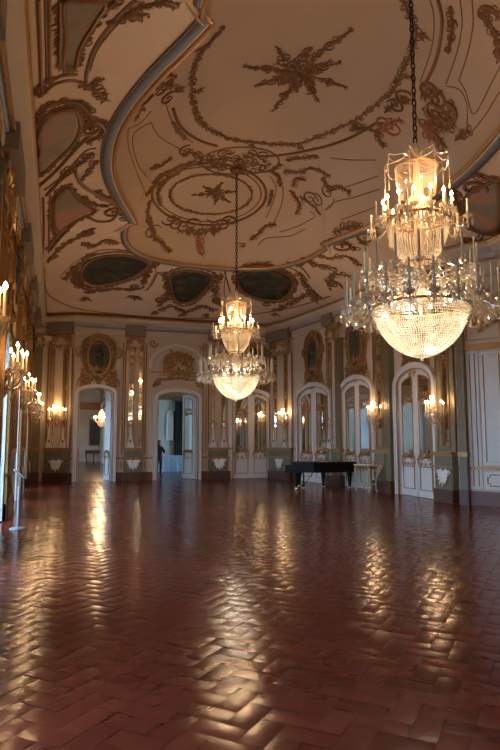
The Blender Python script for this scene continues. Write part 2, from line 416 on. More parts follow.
# ---- ceiling: a painted cove rising to a moulded edge and a shallow dome
ECEN = Vector((5.0, 12.6))
Q = [(3.97, 0), (3.92, 0.9), (3.76, 1.8), (3.48, 2.8), (3.22, 3.55), (3.02, 4.15), (2.97, 4.42), (3.14, 4.52), (3.17, 4.9), (3.12, 5.6), (2.9, 6.5), (2.3, 7.4), (1.2, 7.9), (0, 8.02)]
quad = Q[:]
loop = quad + [(-x, y) for x, y in reversed(quad[:-1])] + [(-x, -y) for x, y in quad[1:]] + [(x, -y) for x, y in reversed(quad[1:-1])]
EDGE = [ECEN + Vector((p.x, p.y)) for p in smooth_path([Vector((x, y, 0)) for x, y in loop], 5, True)]
def hit_plan(d):
    best = 1e9; n = len(PLAN)
    for i in range(n):
        a = Vector(PLAN[i]); e = Vector(PLAN[(i + 1) % n]) - a
        den = d.x * e.y - d.y * e.x
        if abs(den) < 1e-9: continue
        w = a - CEN; t = (w.x * e.y - w.y * e.x) / den; u = (w.x * d.y - w.y * d.x) / den
        if t > 0 and -1e-6 <= u <= 1 + 1e-6: best = min(best, t)
    return CEN + d * best
nE = len(EDGE); SOFT = []
for i in range(nE):
    acc = Vector((0, 0)); wt = 0.0
    for k in range(-13, 14): w_ = math.exp(-(k / 6.0) ** 2); acc += EDGE[(i + k) % nE] * w_; wt += w_
    SOFT.append(acc / wt)
OUT = [hit_plan((p - CEN).normalized()) for p in SOFT]
H_EDGE = 8.0
def cove_h(t): return 7.08 + (H_EDGE - 7.08) * (0.5 * t + 0.5 * math.sin(t * PI / 2))
def dome_h(s): return H_EDGE + 0.04 + 2.26 * (1 - s ** 2.6) ** 0.62
rows = []
for i in range(13):
    t = i / 12; rows.append([(o.x + (g.x + (e.x - g.x) * t ** 5 - o.x) * t, o.y + (g.y + (e.y - g.y) * t ** 5 - o.y) * t, cove_h(t)) for o, e, g in zip(OUT, EDGE, SOFT)])
SV = [1, 0.995, 0.985, 0.97, 0.945, 0.91, 0.87, 0.82, 0.76, 0.69, 0.61, 0.52, 0.42, 0.31, 0.2, 0.1]
def round_pt(e, g, sc):      # inner rings of the dome grow rounder
    d = g - ECEN; k_ = 1 / math.sqrt((d.x / 4.0) ** 2 + (d.y / 8.0) ** 2); el_ = d * k_
    q = el_ + (d - el_) * sc ** 2; q = q + (e - g) * sc ** 16; return (CEN.x + q.x * sc, CEN.y + (ECEN.y - CEN.y) * sc ** 2 + q.y * sc, dome_h(sc))
for sc in SV: rows.append([round_pt(e, g, sc) for e, g in zip(EDGE, SOFT)])
cv = [p for r_ in rows for p in r_]; n_e = len(EDGE); cf = []
for i in range(len(rows) - 1):
    for k in range(n_e):
        k2 = (k + 1) % n_e; cf.append((i * n_e + k, i * n_e + k2, (i + 1) * n_e + k2, (i + 1) * n_e + k))
cv.append((CEN.x, CEN.y, dome_h(0))); top = len(cv) - 1; base = (len(rows) - 1) * n_e
for k in range(n_e): cf.append((base + k, base + (k + 1) % n_e, top))
me = bpy.data.meshes.new('ceiling'); me.from_pydata(cv, [], cf); me.update()
me.polygons.foreach_set('use_smooth', [True] * len(cf)); me.materials.append(M['plaster']); me.materials.append(M['dome'])
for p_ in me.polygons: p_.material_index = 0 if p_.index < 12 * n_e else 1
ceil = bpy.data.objects.new('ceiling', me); COL.objects.link(ceil); structure(ceil)
sm = ceil.modifiers.new('thickness', 'SOLIDIFY'); sm.thickness = 0.12; sm.offset = -1
BVH = BVHTree.FromPolygons([Vector(p) for p in cv], cf)
if me.polygons[0].normal.z > 0: sm.offset = 1
def cpt(px, py, off=0.012):
    d = ray(px, py).normalized(); h = BVH.ray_cast(CAM, d, 200)
    if h[0] is None: return None
    n = h[1] if h[1].dot(d) < 0 else -h[1]
    return h[0] + n * off, n
def cpath(pts, k=5, off=0.012, closed=False):
    out = []
    for p in smooth_path([Vector((x, y, 0)) for x, y in pts], k, closed):
        q = cpt(p.x, p.y, off)
        if q: out.append(q)
    return out
# edge mouldings
def edge_ring(scale_in, dz, r, name, m):
    pts = []
    for o, e in zip(OUT, EDGE):
        d = (o - e).normalized(); p = e + d * scale_in; L = (o - e).length
        t = 1 - scale_in / L; pts.append((p.x, p.y, cove_h(min(1, t)) + dz))
    b = MB(); b.tube(pts, r, 8, True); return structure(b.build(name, m, smooth=True))
edge_ring(-0.02, -0.03, 0.05, 'trim_6', 'giltedge')
edge_ring(0.07, -0.03, 0.025, 'trim_7', 'plaster')
edge_ring(0.29, -0.02, 0.02, 'trim_8', 'giltline')
bnd = MB(); vs = []; 
for o, e in zip(OUT, EDGE):
    d = (o - e).normalized(); L = (o - e).length
    for q, dz in ((0.07, -0.0), (0.07, -0.05), (0.16, -0.055), (0.27, -0.035), (0.27, 0.01)):
        p = e + d * q; vs.append((p.x, p.y, cove_h(1 - q / L) + dz))
fs = []
for i in range(n_e):
    j = (i + 1) % n_e
    for q in range(5): q2 = (q + 1) % 5; fs.append((i * 5 + q, i * 5 + q2, j * 5 + q2, j * 5 + q))
bnd.add(vs, fs); structure(bnd.build('trim_9', 'bluegrey', smooth=True))

# ------------------------------------------------------------------ wall trim: skirting and chair rail
def rail(name, m, F, spans, z0, z1, d, slot=[]):
    b = MB()
    for u0, u1 in spans:
        p = []
        for z in (z0, z1):
            for off in (0, d):
                for u in (u0, u1): p.append(F.at(u, off)[:2] + (z,))
        b.add(p, [(0, 1, 3, 2), (4, 6, 7, 5), (0, 4, 5, 1), (2, 3, 7, 6), (0, 2, 6, 4), (1, 5, 7, 3)])
    return structure(b.build(name, m))
dC = (F_B.px(232), F_B.px(269)); dD = (F_D.px(300.5), F_D.px(331)); dE = (F_E.px(345), F_E.px(374)); dF = (F_F.px(401.5), F_F.px(436))
def gaps(F, cuts, margin=0.2):
    out = []; u = 0
    for a, b in sorted(cuts):
        if a - margin > u: out.append((u, a - margin))
        u = b + margin
    if u < F.len: out.append((u, F.len))
    return out
SP = [('left', F_L, gaps(F_L, [(a + 3, b + 3) for a, b in WIN], 0.0)), ('corner', F_CORNER, [(0, F_CORNER.len)]), ('back', F_B, gaps(F_B, [uA, uB, dC])),
      ('right', F_C, [(0, F_C.len)]), ('right', F_D, gaps(F_D, [dD])), ('right', F_E, gaps(F_E, [dE])), ('right', F_F, gaps(F_F, [dF])), ('right', F_STEP, [(0, F_STEP.len)]), ('right', F_R, [(0, F_R.len)])]
k = 20
for side, F, sp in SP:
    rail('baseboard_' + side, 'redmarble', F, sp, 0, 0.36, 0.05)
    rail('trim_%d' % k, 'gilt', F, sp, 0.93, 1.0, 0.05); k += 1

# ------------------------------------------------------------------ wall panels with gilt outline
def outline(mb, x0, x1, z0, z1, y=-0.012, r=0.014, ear=0.0):
    if ear:
        e = ear
        p = [(x0 + e, z0), (x1 - e, z0), (x1 - e, z0 + e), (x1, z0 + e), (x1, z1 - e), (x1 - e, z1 - e), (x1 - e, z1), (x0 + e, z1), (x0 + e, z1 - e), (x0, z1 - e), (x0, z0 + e), (x0 + e, z0 + e)]
    else: p = [(x0, z0), (x1, z0), (x1, z1), (x0, z1)]
    mb.band(p, r * 2, y - r, y + r, True)
def wall_panel(name, F, u0, u1, z0, z1, label, ear=0.0, m='wall'):
    t = struct_empty(name, F.at((u0 + u1) / 2), F.rz); h = (u1 - u0) / 2
    b = MB().box(-h, h, -0.03, 0.0, z0, z1); structure(b.build('panel', m, t))
    b = MB(); outline(b, -h + 0.08, h - 0.08, z0 + 0.08, z1 - 0.08, -0.036, 0.012, ear); structure(b.build('panel_moulding', 'giltline', t)); return t

# ------------------------------------------------------------------ doors
def door_frame(t, a, spring, crown, w=0.2, extra=True):
    p = [(-a, 0)] + arch_pts(0, a, spring, crown) + [(a, 0)]
    f = MB().band(p, w, -0.14, 0.02); f.band([(x * (1 + w / a), z) if z < spring else (x * (1 + w / a), z + w * max(0.0, (z - spring) / max(crown - spring, .01))) for x, z in p], 0.05, -0.18, 0.0)
    structure(f.build('door_frame', 'white', t))
    g = MB().band([(x * 1.0, z) for x, z in p], 0.03, -0.16, -0.10)
    structure(g.build('frame_gilding', 'gilt', t))
def leaf_poly(x0, x1, a, spring, crown, ins, z0):
    n = 8; top = []
    for i in range(n + 1):
        x = x1 - ins + (x0 - x1 + 2 * ins) * i / n
        top.append((x, spring + (crown - spring) * math.sqrt(max(0, 1 - (x / a) ** 2)) - ins))
    return [(x0 + ins, z0 + ins), (x1 - ins, z0 + ins)] + top
def door_leaf(t, x0, x1, a, spring, crown, mirrored=True, name='leaf', m='white'):
    lf = structure(MB().prism(leaf_poly(x0, x1, a, spring, crown, 0.006, 0.01), -0.05, 0.0).build(name, m, t))
    w = x1 - x0; ins = w * 0.2
    if mirrored:
        pz = 1.18
        structure(MB().prism(leaf_poly(x0, x1, a, spring - 0.05, crown, ins, pz - ins), -0.056, -0.05).build('mirror_pane', 'mirror', lf))
        p = leaf_poly(x0, x1, a, spring - 0.05, crown, ins, pz - ins)
        structure(MB().band(p, -0.03, -0.075, -0.045, True).build('mirror_moulding', 'gilt', lf))
    b = MB(); outline(b, x0 + ins * 0.8, x1 - ins * 0.8, 0.22, 0.92, -0.056, 0.014); structure(b.build('lower_panel', 'giltline', lf))
    b = MB(); cx = (x0 + x1) / 2
    rocaille(b, cx, 1.12, w * 0.85, 0.42, -0.07, int(abs(cx) * 100) + 3, 8, 0.016)
    structure(b.build('scroll_ornament', 'gilt', lf))
    if mirrored:
        b = MB(); rocaille(b, cx, 3.05, w * 0.7, 0.3, -0.07, 11, 6, 0.012); b.box(x0 + ins, x1 - ins, -0.065, -0.05, 2.92, 2.96); structure(b.build('mirror_crosspiece', 'gilt', lf))
    return lf
def closed_door(name, F, us, spring=3.45, crown=3.93, opened=None):
    t = struct_empty(name, F.at((us[0] + us[1]) / 2), F.rz); a = (us[1] - us[0]) / 2
    door_frame(t, a, spring, crown, 0.16)
    door_leaf(t, -a, 0, a, spring, crown); door_leaf(t, 0, a, a, spring, crown)
    structure(MB().box(-0.03, 0.03, -0.075, -0.045, 0.02, crown - 0.02).build('closing_bead', 'white', t))
    k = MB().lathe([(0.0, -0.03), (0.03, -0.02), (0.035, 0), (0.03, 0.02), (0, 0.03)], (0.09, -0.085, 1.15), 8); structure(k.build('door_knob', 'brass', t))
    return t
closed_door('door_3', F_B, dC); closed_door('door_4', F_D, dD); closed_door('door_5', F_E, dE); closed_door('door_6', F_F, dF)
def open_door(name, us, spring, crown, left, right):
    t = struct_empty(name, F_B.at((us[0] + us[1]) / 2), F_B.rz); a = (us[1] - us[0]) / 2
    door_frame(t, a, spring, crown, 0.13)
    for side, ang in ((-1, left), (1, right)):
        if ang is None: continue
        h = bpy.data.objects.new('leaf_hinge', None); COL.objects.link(h); structure(h)
        lf = door_leaf(t, -a, 0, a, spring, crown, mirrored=(side == 1 and name == 'door_2')) if side < 0 else door_leaf(t, 0, a, a, spring, crown, mirrored=(name == 'door_2'))
        bpy.data.objects.remove(h)
        lf.matrix_local = Matrix.Translation((side * a, 0.28, 0)) @ Matrix.Rotation(ang, 4, 'Z') @ Matrix.Translation((-side * a, 0, 0))
    return t
open_door('door_1', uA, 3.72, 3.95, math.radians(93), math.radians(-74))
open_door('door_2', uB, 3.6, 3.86, math.radians(86), math.radians(-62))

# ------------------------------------------------------------------ mirror pilasters
def mirror_pilaster(label, F, uc, w, foot=1, mirrors=((0.0, 0.5),), z_ped=1.28, depth=0.16, m_z0=1.5, capital=True, olive=0.0, shell=True, slim=1.0):
    t = thing('mirror_pilaster', label, 'pilaster', F.at(uc), F.rz, 'mirror pilasters round the ballroom'); h = w / 2; d = -depth
    MB().box(-h, h, d, -0.002, 0.0, z_ped).build('pedestal', 'olive', t)
    MB().box(-h - 0.03, h + 0.03, d - 0.04 * slim, -0.002, 0.0, 0.36).build('plinth', 'marble', t)
    b = MB().box(-h - 0.02, h + 0.02, d - 0.03 * slim, -0.002, 0.95, 1.0); b.box(-h - 0.02, h + 0.02, d - 0.02 * slim, -0.002, z_ped, z_ped + 0.05); b.box(-h - 0.05, h + 0.05, d - 0.06 * slim, -0.002, z_ped + 0.05, z_ped + 0.12)
    b.build('pedestal_cap', 'gilt', t)
    b = MB(); outline(b, -h + 0.06, h - 0.06, 0.45, 0.92, d - 0.008, 0.012); b.build('pedestal_moulding', 'giltline', t)
    if shell:
        b = MB(); s = min(w * 0.8, 0.7)
        for i in range(9):
            a = PI + PI * i / 8; b.leaf((0, d - 0.01, 0.86), (math.cos(a), 0, math.sin(a) * 0.9 - 0.15), (0, -1, 0), s * (0.52 - 0.14 * math.cos(2 * a)), s * 0.15)
        for sx in (-1, 1):
            scroll(b, (sx * s * 0.34, d - 0.02, 0.80), (sx, 0, 0), (0, 0, 1), s * 0.14, 0, 1.2, 0.016)
            b.leaf((sx * s * 0.1, d - 0.01, 0.82), (sx, 0, 0.25), (0, -1, 0), s * 0.4, s * 0.07)
        b.build('shell_ornament', 'paper', t)
    MB().box(-h + 0.02, h - 0.02, -0.07, -0.002, z_ped + 0.12, 6.28).build('shaft', 'wall' if not olive else 'olive', t)
    for cx, mw in mirrors:
        MB().box(cx - mw / 2, cx + mw / 2, -0.078, -0.068, m_z0 + 0.05, 5.6).build('mirror_pane', 'mirror', t)
        b = MB(); b.frame(cx - mw / 2 - 0.035, cx + mw / 2 + 0.035, m_z0, 5.65, -0.105, -0.07, 0.04)
        rocaille(b, cx, 5.2, mw * 1.1, 0.6, -0.11, 7, 8, 0.014); rocaille(b, cx, 3.9, mw * 0.8, 0.3, -0.10, 9, 4, 0.01)
        b.build('mirror_frame', 'gilt', t)
    for sx in (-1, 1): MB().box(sx * h - 0.03, sx * h + 0.03, -0.085, -0.07, z_ped + 0.12, 5.7).build('edge_moulding', 'giltline', t)
    if foot:
        for cx, mw in mirrors[:foot]:
            fw = max(mw * 1.0, 0.21)
            prof = [(fw, 1.42), (fw * 0.98, 1.52), (fw * 0.62, 1.70), (fw * 0.42, 2.0), (fw * 0.34, 2.3)]
            pts = [(cx - x, z) for x, z in prof] + [(cx + x, z) for x, z in reversed(prof)]
            MB().prism(pts, -0.17, -0.08).build('flared_foot', 'white', t)
            b = MB(); b.band([(cx - x, z) for x, z in prof], -0.03, -0.185, -0.165); b.band([(cx + x, z) for x, z in prof], 0.03, -0.185, -0.165)
            rocaille(b, cx, 2.42, fw * 1.5, 0.45, -0.17, 21, 8, 0.014)
            b.lathe([(0, -0.06), (0.05, -0.03), (0.06, 0.02), (0.03, 0.08), (0, 0.1)], (cx, -0.16, 1.68), 8)
            b.build('foot_ornament', 'gilt', t)
    if capital:
        b = MB(); rocaille(b, 0, 5.95, w * 1.0, 0.75, -0.12, 33, 18, 0.03)
        for sx in (-1, 1): scroll(b, (sx * w * 0.36, -0.13, 6.12), (sx, 0, 0), (0, 0, 1), 0.14, PI / 2, 1.4, 0.03)
        b.box(-h - 0.03, h + 0.03, -0.14, -0.002, 6.24, 6.29)
        b.build('capital', 'gilt', t)
        MB().box(-h - 0.04, h + 0.04, -0.30, -0.002, 6.3, 6.76).build('entablature_block', 'frieze', t)
    return t
def olive_pilaster(label, F, uc, w):
    t = thing('pilaster', label, 'pilaster', F.at(uc), F.rz); h = w / 2
    MB().box(-h - 0.02, h + 0.02, -0.26, -0.002, 0, 0.4).build('plinth', 'marble', t)
    MB().box(-h, h, -0.22, -0.002, 0.4, 1.28).build('pedestal', 'olive', t)
    MB().box(-h - 0.03, h + 0.03, -0.26, -0.002, 1.28, 1.4).build('pedestal_cap', 'gilt', t)
    MB().box(-h, h, -0.2, -0.002, 1.4, 5.7).build('shaft', 'olive', t)
    b = MB()
    for x in (-h * .75, 0, h * .75): b.box(x - 0.012, x + 0.012, -0.212, -0.198, 1.45, 5.65)
    b.build('fluting', 'giltline', t)
    b = MB(); rocaille(b, 0, 5.95, w * 1.4, 0.7, -0.24, 5, 16, 0.03); b.box(-h - 0.05, h + 0.05, -0.26, -0.002, 6.2, 6.29); b.build('capital', 'gilt', t)
    return t
def span(F, x0, x1): a, b = F.px(x0), F.px(x1); return (a + b) / 2, b - a
c, w = span(F_CORNER, 47, 71)
mirror_pilaster('olive pedestal pilaster with two mirror strips in the far left corner', F_CORNER, c, w, 2, ((-0.36, 0.14), (0.27, 0.2)))
c, w = span(F_B, 124, 142.5)
mirror_pilaster('mirror pilaster with white flared foot between the two open doorways', F_B, c, w, 1, ((-0.14, 0.2), (0.26, 0.14)))
c, w = span(F_B, 208, 229)
mirror_pilaster('mirror pilaster with white flared foot right of the arched lunette doorway', F_B, c, w, 2, ((0.22, 0.18), (-0.3, 0.12)))
mirror_pilaster('pilaster with two mirror strips and paired white feet behind the piano keyboard', F_C, F_C.len * 0.5, 1.75, 2, ((-0.42, 0.22), (0.42, 0.22)))
c, w = span(F_D, 331.5, 337)
c2, w2 = span(F_D, 322.5, 331)
mirror_pilaster('narrow mirror pilaster behind the tail of the piano', F_D, F_D.len - 0.42, 0.62, 1, ((-0.08, 0.2),))
olive_pilaster('plain olive green pilaster left of the cream arched door near the piano tail', F_E, 0.22, 0.36)
c, w = span(F_E, 376.5, 389)
mirror_pilaster('olive mirror pilaster behind the small gilt console table', F_E, F_E.len - 0.38, 0.66, 0, ((0.0, 0.36),), olive=1)
olive_pilaster('tall olive green pilaster right of the gilt console table', F_F, 0.32, 0.36)
c, w = span(F_F, 438.5, 460)
mirror_pilaster('olive mirror pilaster with white shell at the near right, nearest of the wall pilasters', F_F, F_F.len - 0.56, 0.86, 0, ((0.0, 0.36),), olive=1, depth=0.2)
olive_pilaster('dark olive corner pilaster beside the white panelled wall', F_STEP, 0.12, 0.2)
olive_pilaster('dim fluted pilaster in the far left corner beside the last left window', Facet(PLAN[1], PLAN[2]), 0.22, 0.32)
# left wall piers between the windows
PIER = [1.35, 6.05, 10.75, 15.45, 20.15, 24.9]
for i, y in enumerate(PIER):
    if i == 0: continue
    mirror_pilaster(['', 'mirror pier on the left wall, nearest to the camera', 'second mirror pier from the camera on the left wall', 'left wall mirror pier just beyond the stanchion',
                     'fourth mirror pier from the camera on the left wall', 'last left wall mirror pier, next to the far corner'][i], F_L, y + 3, 1.9, 0, ((-0.42, 0.4), (0.42, 0.4)), depth=0.05, slim=0.4)

# ------------------------------------------------------------------ overdoors
def medallion(label, F, uc, zc, w=0.9, h=1.35, seed=1, loc=None):
    t = thing('overdoor_medallion', label, 'relief', F.at(uc), F.rz, 'dark oval reliefs over the doors')
    el = [(w / 2 * math.cos(2 * PI * i / 28), zc + h / 2 * math.sin(2 * PI * i / 28) * (1.0 if math.sin(2 * PI * i / 28) > 0 else 1.12)) for i in range(28)]
    MB().prism(el, -0.10, -0.002).build('relief', 'relief', t)
    b = MB()
    for ex_, ez_, rx_, rz_ in ((0.02, 0.27, .12, .11), (0, .05, .2, .15), (.05, -.2, .15, .2), (-.18, .08, .07, .14)):
        b.lathe([(max(0.001, rx_ * w * math.sin(PI * i / 8)), -rz_ * h * math.cos(PI * i / 8)) for i in range(9)], (ex_ * w, -0.07, zc + ez_ * h), 12)
    b.build('figure', 'relief', t, True)
    heart = [(0, zc - h * .78), (w * .35, zc - h * .62), (w * .72, zc - h * .3), (w * .84, zc + h * .1), (w * .78, zc + h * .42), (w * .5, zc + h * .58), (0, zc + h * .56)]
    heart = smooth_path([Vector((x, z, 0)) for x, z in heart + [(-x, z) for x, z in reversed(heart[1:-1])]], 3, True); heart = [(p.x, p.y) for p in heart]
    MB().prism(heart, -0.06, -0.002).build('shield_panel', 'olivedark', t)
    MB().band(heart, -0.05, -0.10, -0.02, True).build('shield_border', 'gilt', t)
    b = MB(); b.band(el, -0.07, -0.14, -0.002, True)
    b.build('oval_frame', 'gilt', t)
    b = MB(); rocaille(b, 0, zc - h * 0.62, w * 1.8, h * 0.75, -0.08, seed, 22, 0.03); rocaille(b, 0, zc + h * 0.52, w * 1.0, h * 0.4, -0.1, seed + 1, 10, 0.03)
    R = random.Random(seed)
    for i in range(26):
        a = R.uniform(0, 2 * PI); b.leaf((w * .56 * math.cos(a), -0.1, zc + h * .56 * math.sin(a)), (math.cos(a + .8), 0, math.sin(a + .8)), (0, -1, 0), 0.26, 0.06)
    for sx in (-1, 1): scroll(b, (sx * w * 0.85, -0.08, zc + h * 0.1), (sx, 0, 0), (0, 0, 1), w * 0.3, PI / 2, 1.3, 0.03, -1); b.tube([(sx * w * 0.4, -0.05, zc - h * .62), (sx * w * .95, -0.05, zc - h * .72), (sx * w * 1.05, -0.05, zc - h * 0.95)], [0.035, 0.04, 0.02], 5)
    b.build('rocaille_surround', 'gilt', t)
    for sx in (-1, 1): MB().prism([(sx * w * .35, zc - h * .95), (sx * w * .9, zc - h * .95), (sx * w * .8, zc - h * .55), (sx * w * .4, zc - h * .6)], -0.04, -0.002).build('lattice_panel', 'giltline', t)
    return t
medallion('dark oval relief in gilt scrollwork over the left open doorway', F_B, (uA[0] + uA[1]) / 2 + 0.08, 5.35, 0.88, 1.4, 3)
medallion('dark oval relief behind the far chandelier, over the closed mirrored door', F_B, (dC[0] + dC[1]) / 2 + 0.1, 5.35, 0.9, 1.4, 5)
medallion('dark oval relief over the mirrored door behind the piano', F_D, (dD[0] + dD[1]) / 2, 5.3, 0.78, 1.5, 7)
medallion('dark oval relief over the door with half closed leaf left of the console table', F_E, (dE[0] + dE[1]) / 2, 5.3, 0.78, 1.5, 9)
medallion('dark oval relief over the door just below the near chandelier bowl', F_F, (dF[0] + dF[1]) / 2, 5.3, 0.78, 1.5, 11)
for i, (a, b_) in enumerate(WIN[2:]):
    medallion(['dark oval relief high on the left wall at the picture edge', 'dark oval relief over the daylit window by the stanchion', 'dark oval relief over the window beyond the stanchion',
               'dark oval relief over the last window of the left wall'][i], F_L, (a + b_) / 2 + 3, 5.3, 0.95, 1.4, 13 + i)
# lunette with gilt trophy over door 2
t = thing('overdoor_trophy', 'gilt trophy of arms in an arched lunette over the middle doorway', 'overdoor', F_B.at((uB[0] + uB[1]) / 2), F_B.rz)
b = MB(); p = [(1.22 * math.cos(PI * i / 24), 4.95 + 0.98 * math.sin(PI * i / 24)) for i in range(25)]
b.band(p, -0.12, -0.07, -0.002); b.band([(x * .82, 4.95 + (z - 4.95) * .82) for x, z in p], 0.04, -0.05, -0.002); b.build('lunette_moulding', 'white', t)
b = MB(); b.box(-1.25, -0.55, -0.10, -0.002, 4.72, 4.79); b.box(0.55, 1.25, -0.10, -0.002, 4.72, 4.79); b.box(-.9, -.55, -.07, -.002, 4.6, 4.64); b.box(.55, .9, -.07, -.002, 4.6, 4.64); b.build('ledge', 'gilt', t)
b = MB(); rocaille(b, 0, 5.2, 1.35, 1.15, -0.09, 41, 34, 0.04); rocaille(b, 0, 4.62, 1.0, 0.4, -0.09, 42, 12, 0.03)
R = random.Random(4)
for i in range(30):
    a = R.uniform(0, PI); q = R.uniform(.1, .55); b.leaf((q * math.cos(a), -0.1, 5.0 + q * math.sin(a)), (math.cos(a), 0, math.sin(a)), (0, -1, 0), 0.3, 0.06)
b.build('trophy', 'gilt', t)
for sx in (-1, 1):
    b = MB()
    scroll(b, (sx * 0.98, -0.12, 4.28), (sx, 0, 0), (0, 0, 1), 0.17, PI / 2, 1.3, 0.04); scroll(b, (sx * 1.15, -0.08, 6.05), (sx, 0, 0), (0, 0, 1), 0.2, PI, 1.2, 0.035)
    b.tube([(sx * .98, -.12, 4.45), (sx * .5, -.12, 4.42), (0, -.12, 4.5)], [.04, .03, .03], 5)
    for i in range(6): b.leaf((sx * 1.02, -0.1, 4.3 - 0.05 * i), (sx * 0.6, 0, -0.6 + 0.2 * i), (0, -1, 0), 0.2, 0.05)
    b.build('scroll_bracket', 'gilt', t)

# white panelled wall at the near right
pw = [(0.22, 0.72), (0.80, 3.4), (3.5, 6.1), (6.2, 8.8), (8.9, 11.5), (11.6, 14.2)]
for i, (a, b_) in enumerate(pw):
    wall_panel('trim_%d' % (40 + i), F_R, a, b_, 0.48, 0.9, '', 0.06 if i else 0, 'white'); wall_panel('trim_%d' % (50 + i), F_R, a, b_, 1.06, 4.1, '', 0.0, 'white')
rail('trim_60', 'giltedge', F_R, [(0, F_R.len)], 4.18, 4.34, 0.07)
wall_panel('trim_61', F_STEP, 0.24, 0.56, 0.42, 4.16, '', 0.0, 'white')
wall_panel('trim_62', F_STEP, 0.60, 1.2, 0.42, 0.9, '', 0.07, 'white'); wall_panel('trim_63', F_STEP, 0.60, 1.2, 1.06, 4.1, '', 0.0, 'white')
rail('trim_64', 'giltedge', F_STEP, [(0.22, F_STEP.len)], 4.18, 4.34, 0.07)
t = thing('wall_rocaille', 'gilt scroll ornament high on the white panelled wall at the right edge', 'wall ornament', F_STEP.at(0.72), F_STEP.rz)
q = MB(); rocaille(q, 0, 5.3, 0.95, 1.3, -0.07, 60, 30, 0.035); outline(q, -.46, .46, 4.45, 6.2, -0.03, 0.018); q.build('scrollwork', 'gilt', t)
for i, (a, b_) in enumerate(pw[1:4]):
    wall_panel('trim_%d' % (90 + i), F_R, a, b_, 4.5, 6.2, '', 0.1)
for i, (F, u0, u1) in enumerate([(F_B, F_B.px(120), F_B.px(123.5)), (F_B, F_B.px(143), F_B.px(147)), (F_B, F_B.px(200.5), F_B.px(207.5))]):
    wall_panel('trim_%d' % (70 + 2 * i), F, u0, u1, 0.42, 0.9, ''); wall_panel('trim_%d' % (71 + 2 * i), F, u0, u1, 1.05, 6.1, '')

# ------------------------------------------------------------------ windows of the left wall
for i, (a, b_) in enumerate(WIN):
    t = struct_empty('window_%d' % (i + 1), F_L.at((a + b_) / 2 + 3), F_L.rz); h = (b_ - a) / 2
    f = MB().band([(-h, 0)] + arch_pts(0, h, 3.45, 3.9) + [(h, 0)], -0.09, 0.58, 0.66)
    for z in (1.0, 2.0, 3.0): f.box(-h + 0.05, h - 0.05, 0.60, 0.64, z - 0.02, z + 0.02)
    f.box(-0.04, 0.04, 0.59, 0.65, 0, 3.88)
    for x in (-h / 2, h / 2): f.box(x - 0.015, x + 0.015, 0.6, 0.64, 0.0, 3.75)
    f.box(-h, h, 0.59, 0.65, 0.0, 0.12); structure(f.build('window_frame', 'white', t))
    structure(MB().prism([(-h, 0.05), (h, 0.05)] + list(reversed(arch_pts(0, h, 3.45, 3.88))), 0.615, 0.622).build('window_pane', 'pane', t))
    for sx in (-1, 1):
        x0 = sx * (h - 0.005); x1 = sx * (h - 0.05)
        lf = structure(MB().box(min(x0, x1), max(x0, x1), 0.02, 0.58, 0.02, 3.40).build('shutter_leaf', 'white', t))
        q = MB()
        for z0, z1 in ((0.2, 0.95), (1.15, 3.25)):
            for y in (0.09, 0.49): q.box(min(x1, x1 - sx * 0.012), max(x1, x1 - sx * 0.012), y, y + 0.02, z0, z1)
            for z in (z0, z1): q.box(min(x1, x1 - sx * 0.012), max(x1, x1 - sx * 0.012), 0.09, 0.51, z - 0.01, z + 0.01)
        structure(q.build('shutter_moulding', 'bluepale', lf))
        structure(MB().lathe([(0, -0.04), (0.035, -0.025), (0.04, 0), (0.035, 0.025), (0, 0.04)], (x1 - sx * 0.04, 0.15, 1.05), 8).build('shutter_knob', 'brass', lf))
    f = MB().band([(-h, 0)] + arch_pts(0, h, 3.45, 3.9) + [(h, 0)], 0.12, -0.05, 0.01); structure(f.build('window_surround', 'gilt', t))
g = MB().box(-40, -1.75, -20, 45, -0.35, -0.25); structure(g.build('ground', mat('pale garden gravel', (0.35, 0.34, 0.32), 0.9, noise=0.3, scale=1.0)))

# ------------------------------------------------------------------ rooms beyond the two open doors
def room(x0, x1, y0, y1, h, m, tag_, n0, n1, wins, side, wn):
    """a room beyond the ballroom; its tall windows are cut in one side wall"""
    b = MB(); q = (x0 - 0.2, x0) if side < 0 else (x1, x1 + 0.2)
    o_ = (x1, x1 + 0.2) if side < 0 else (x0 - 0.2, x0)
    b.box(o_[0], o_[1], y0, y1, 0, h); b.box(x0 - 0.2, x1 + 0.2, y1, y1 + 0.2, 0, h)
    y = y0
    for a, c in wins: b.box(q[0], q[1], y, a, 0, h); b.box(q[0], q[1], a, c, 3.6, h); y = c
    b.box(q[0], q[1], y, y1, 0, h); structure(b.build('wall_' + tag_, m))
    for i, (a, c) in enumerate(wins):
        t = struct_empty('window_%d' % (wn + i), (q[0], 0, 0)); f = MB()
        for yy in (a, (a + c) / 2 - 0.04, c - 0.08): f.box(0.06, 0.14, yy, yy + 0.08, 0, 3.6)
        for z in (0.0, 0.95, 1.8, 2.65, 3.52): f.box(0.06, 0.14, a, c, z, z + 0.06)
        structure(f.build('window_frame', 'white', t)); structure(MB().box(0.095, 0.102, a, c, 0.02, 3.58).build('window_pane', 'pane', t))
    structure(MB().box(x0 - 0.2, x1 + 0.2, y0, y1 + 0.2, h, h + 0.2).build('ceiling_' + tag_, 'plaster'))
    structure(MB().box(x0 - 0.2, x1 + 0.2, y0 - 0.36, y1 + 0.2, -0.2, -0.004).build('floor_' + tag_, M['plank']))
    b = MB()
    for z, d in ((n0, 0.12), (n1 - 0.1, 0.2)): b.box(x0, x1, y1 - d, y1, z, z + 0.1); b.box(x0, x0 + d, y0, y1, z, z + 0.1); b.box(x1 - d, x1, y0, y1, z, z + 0.1)
    b.box(x0, x1, y1 - 0.06, y1, n0, n1); structure(b.build('cornice_' + tag_, 'giltline'))
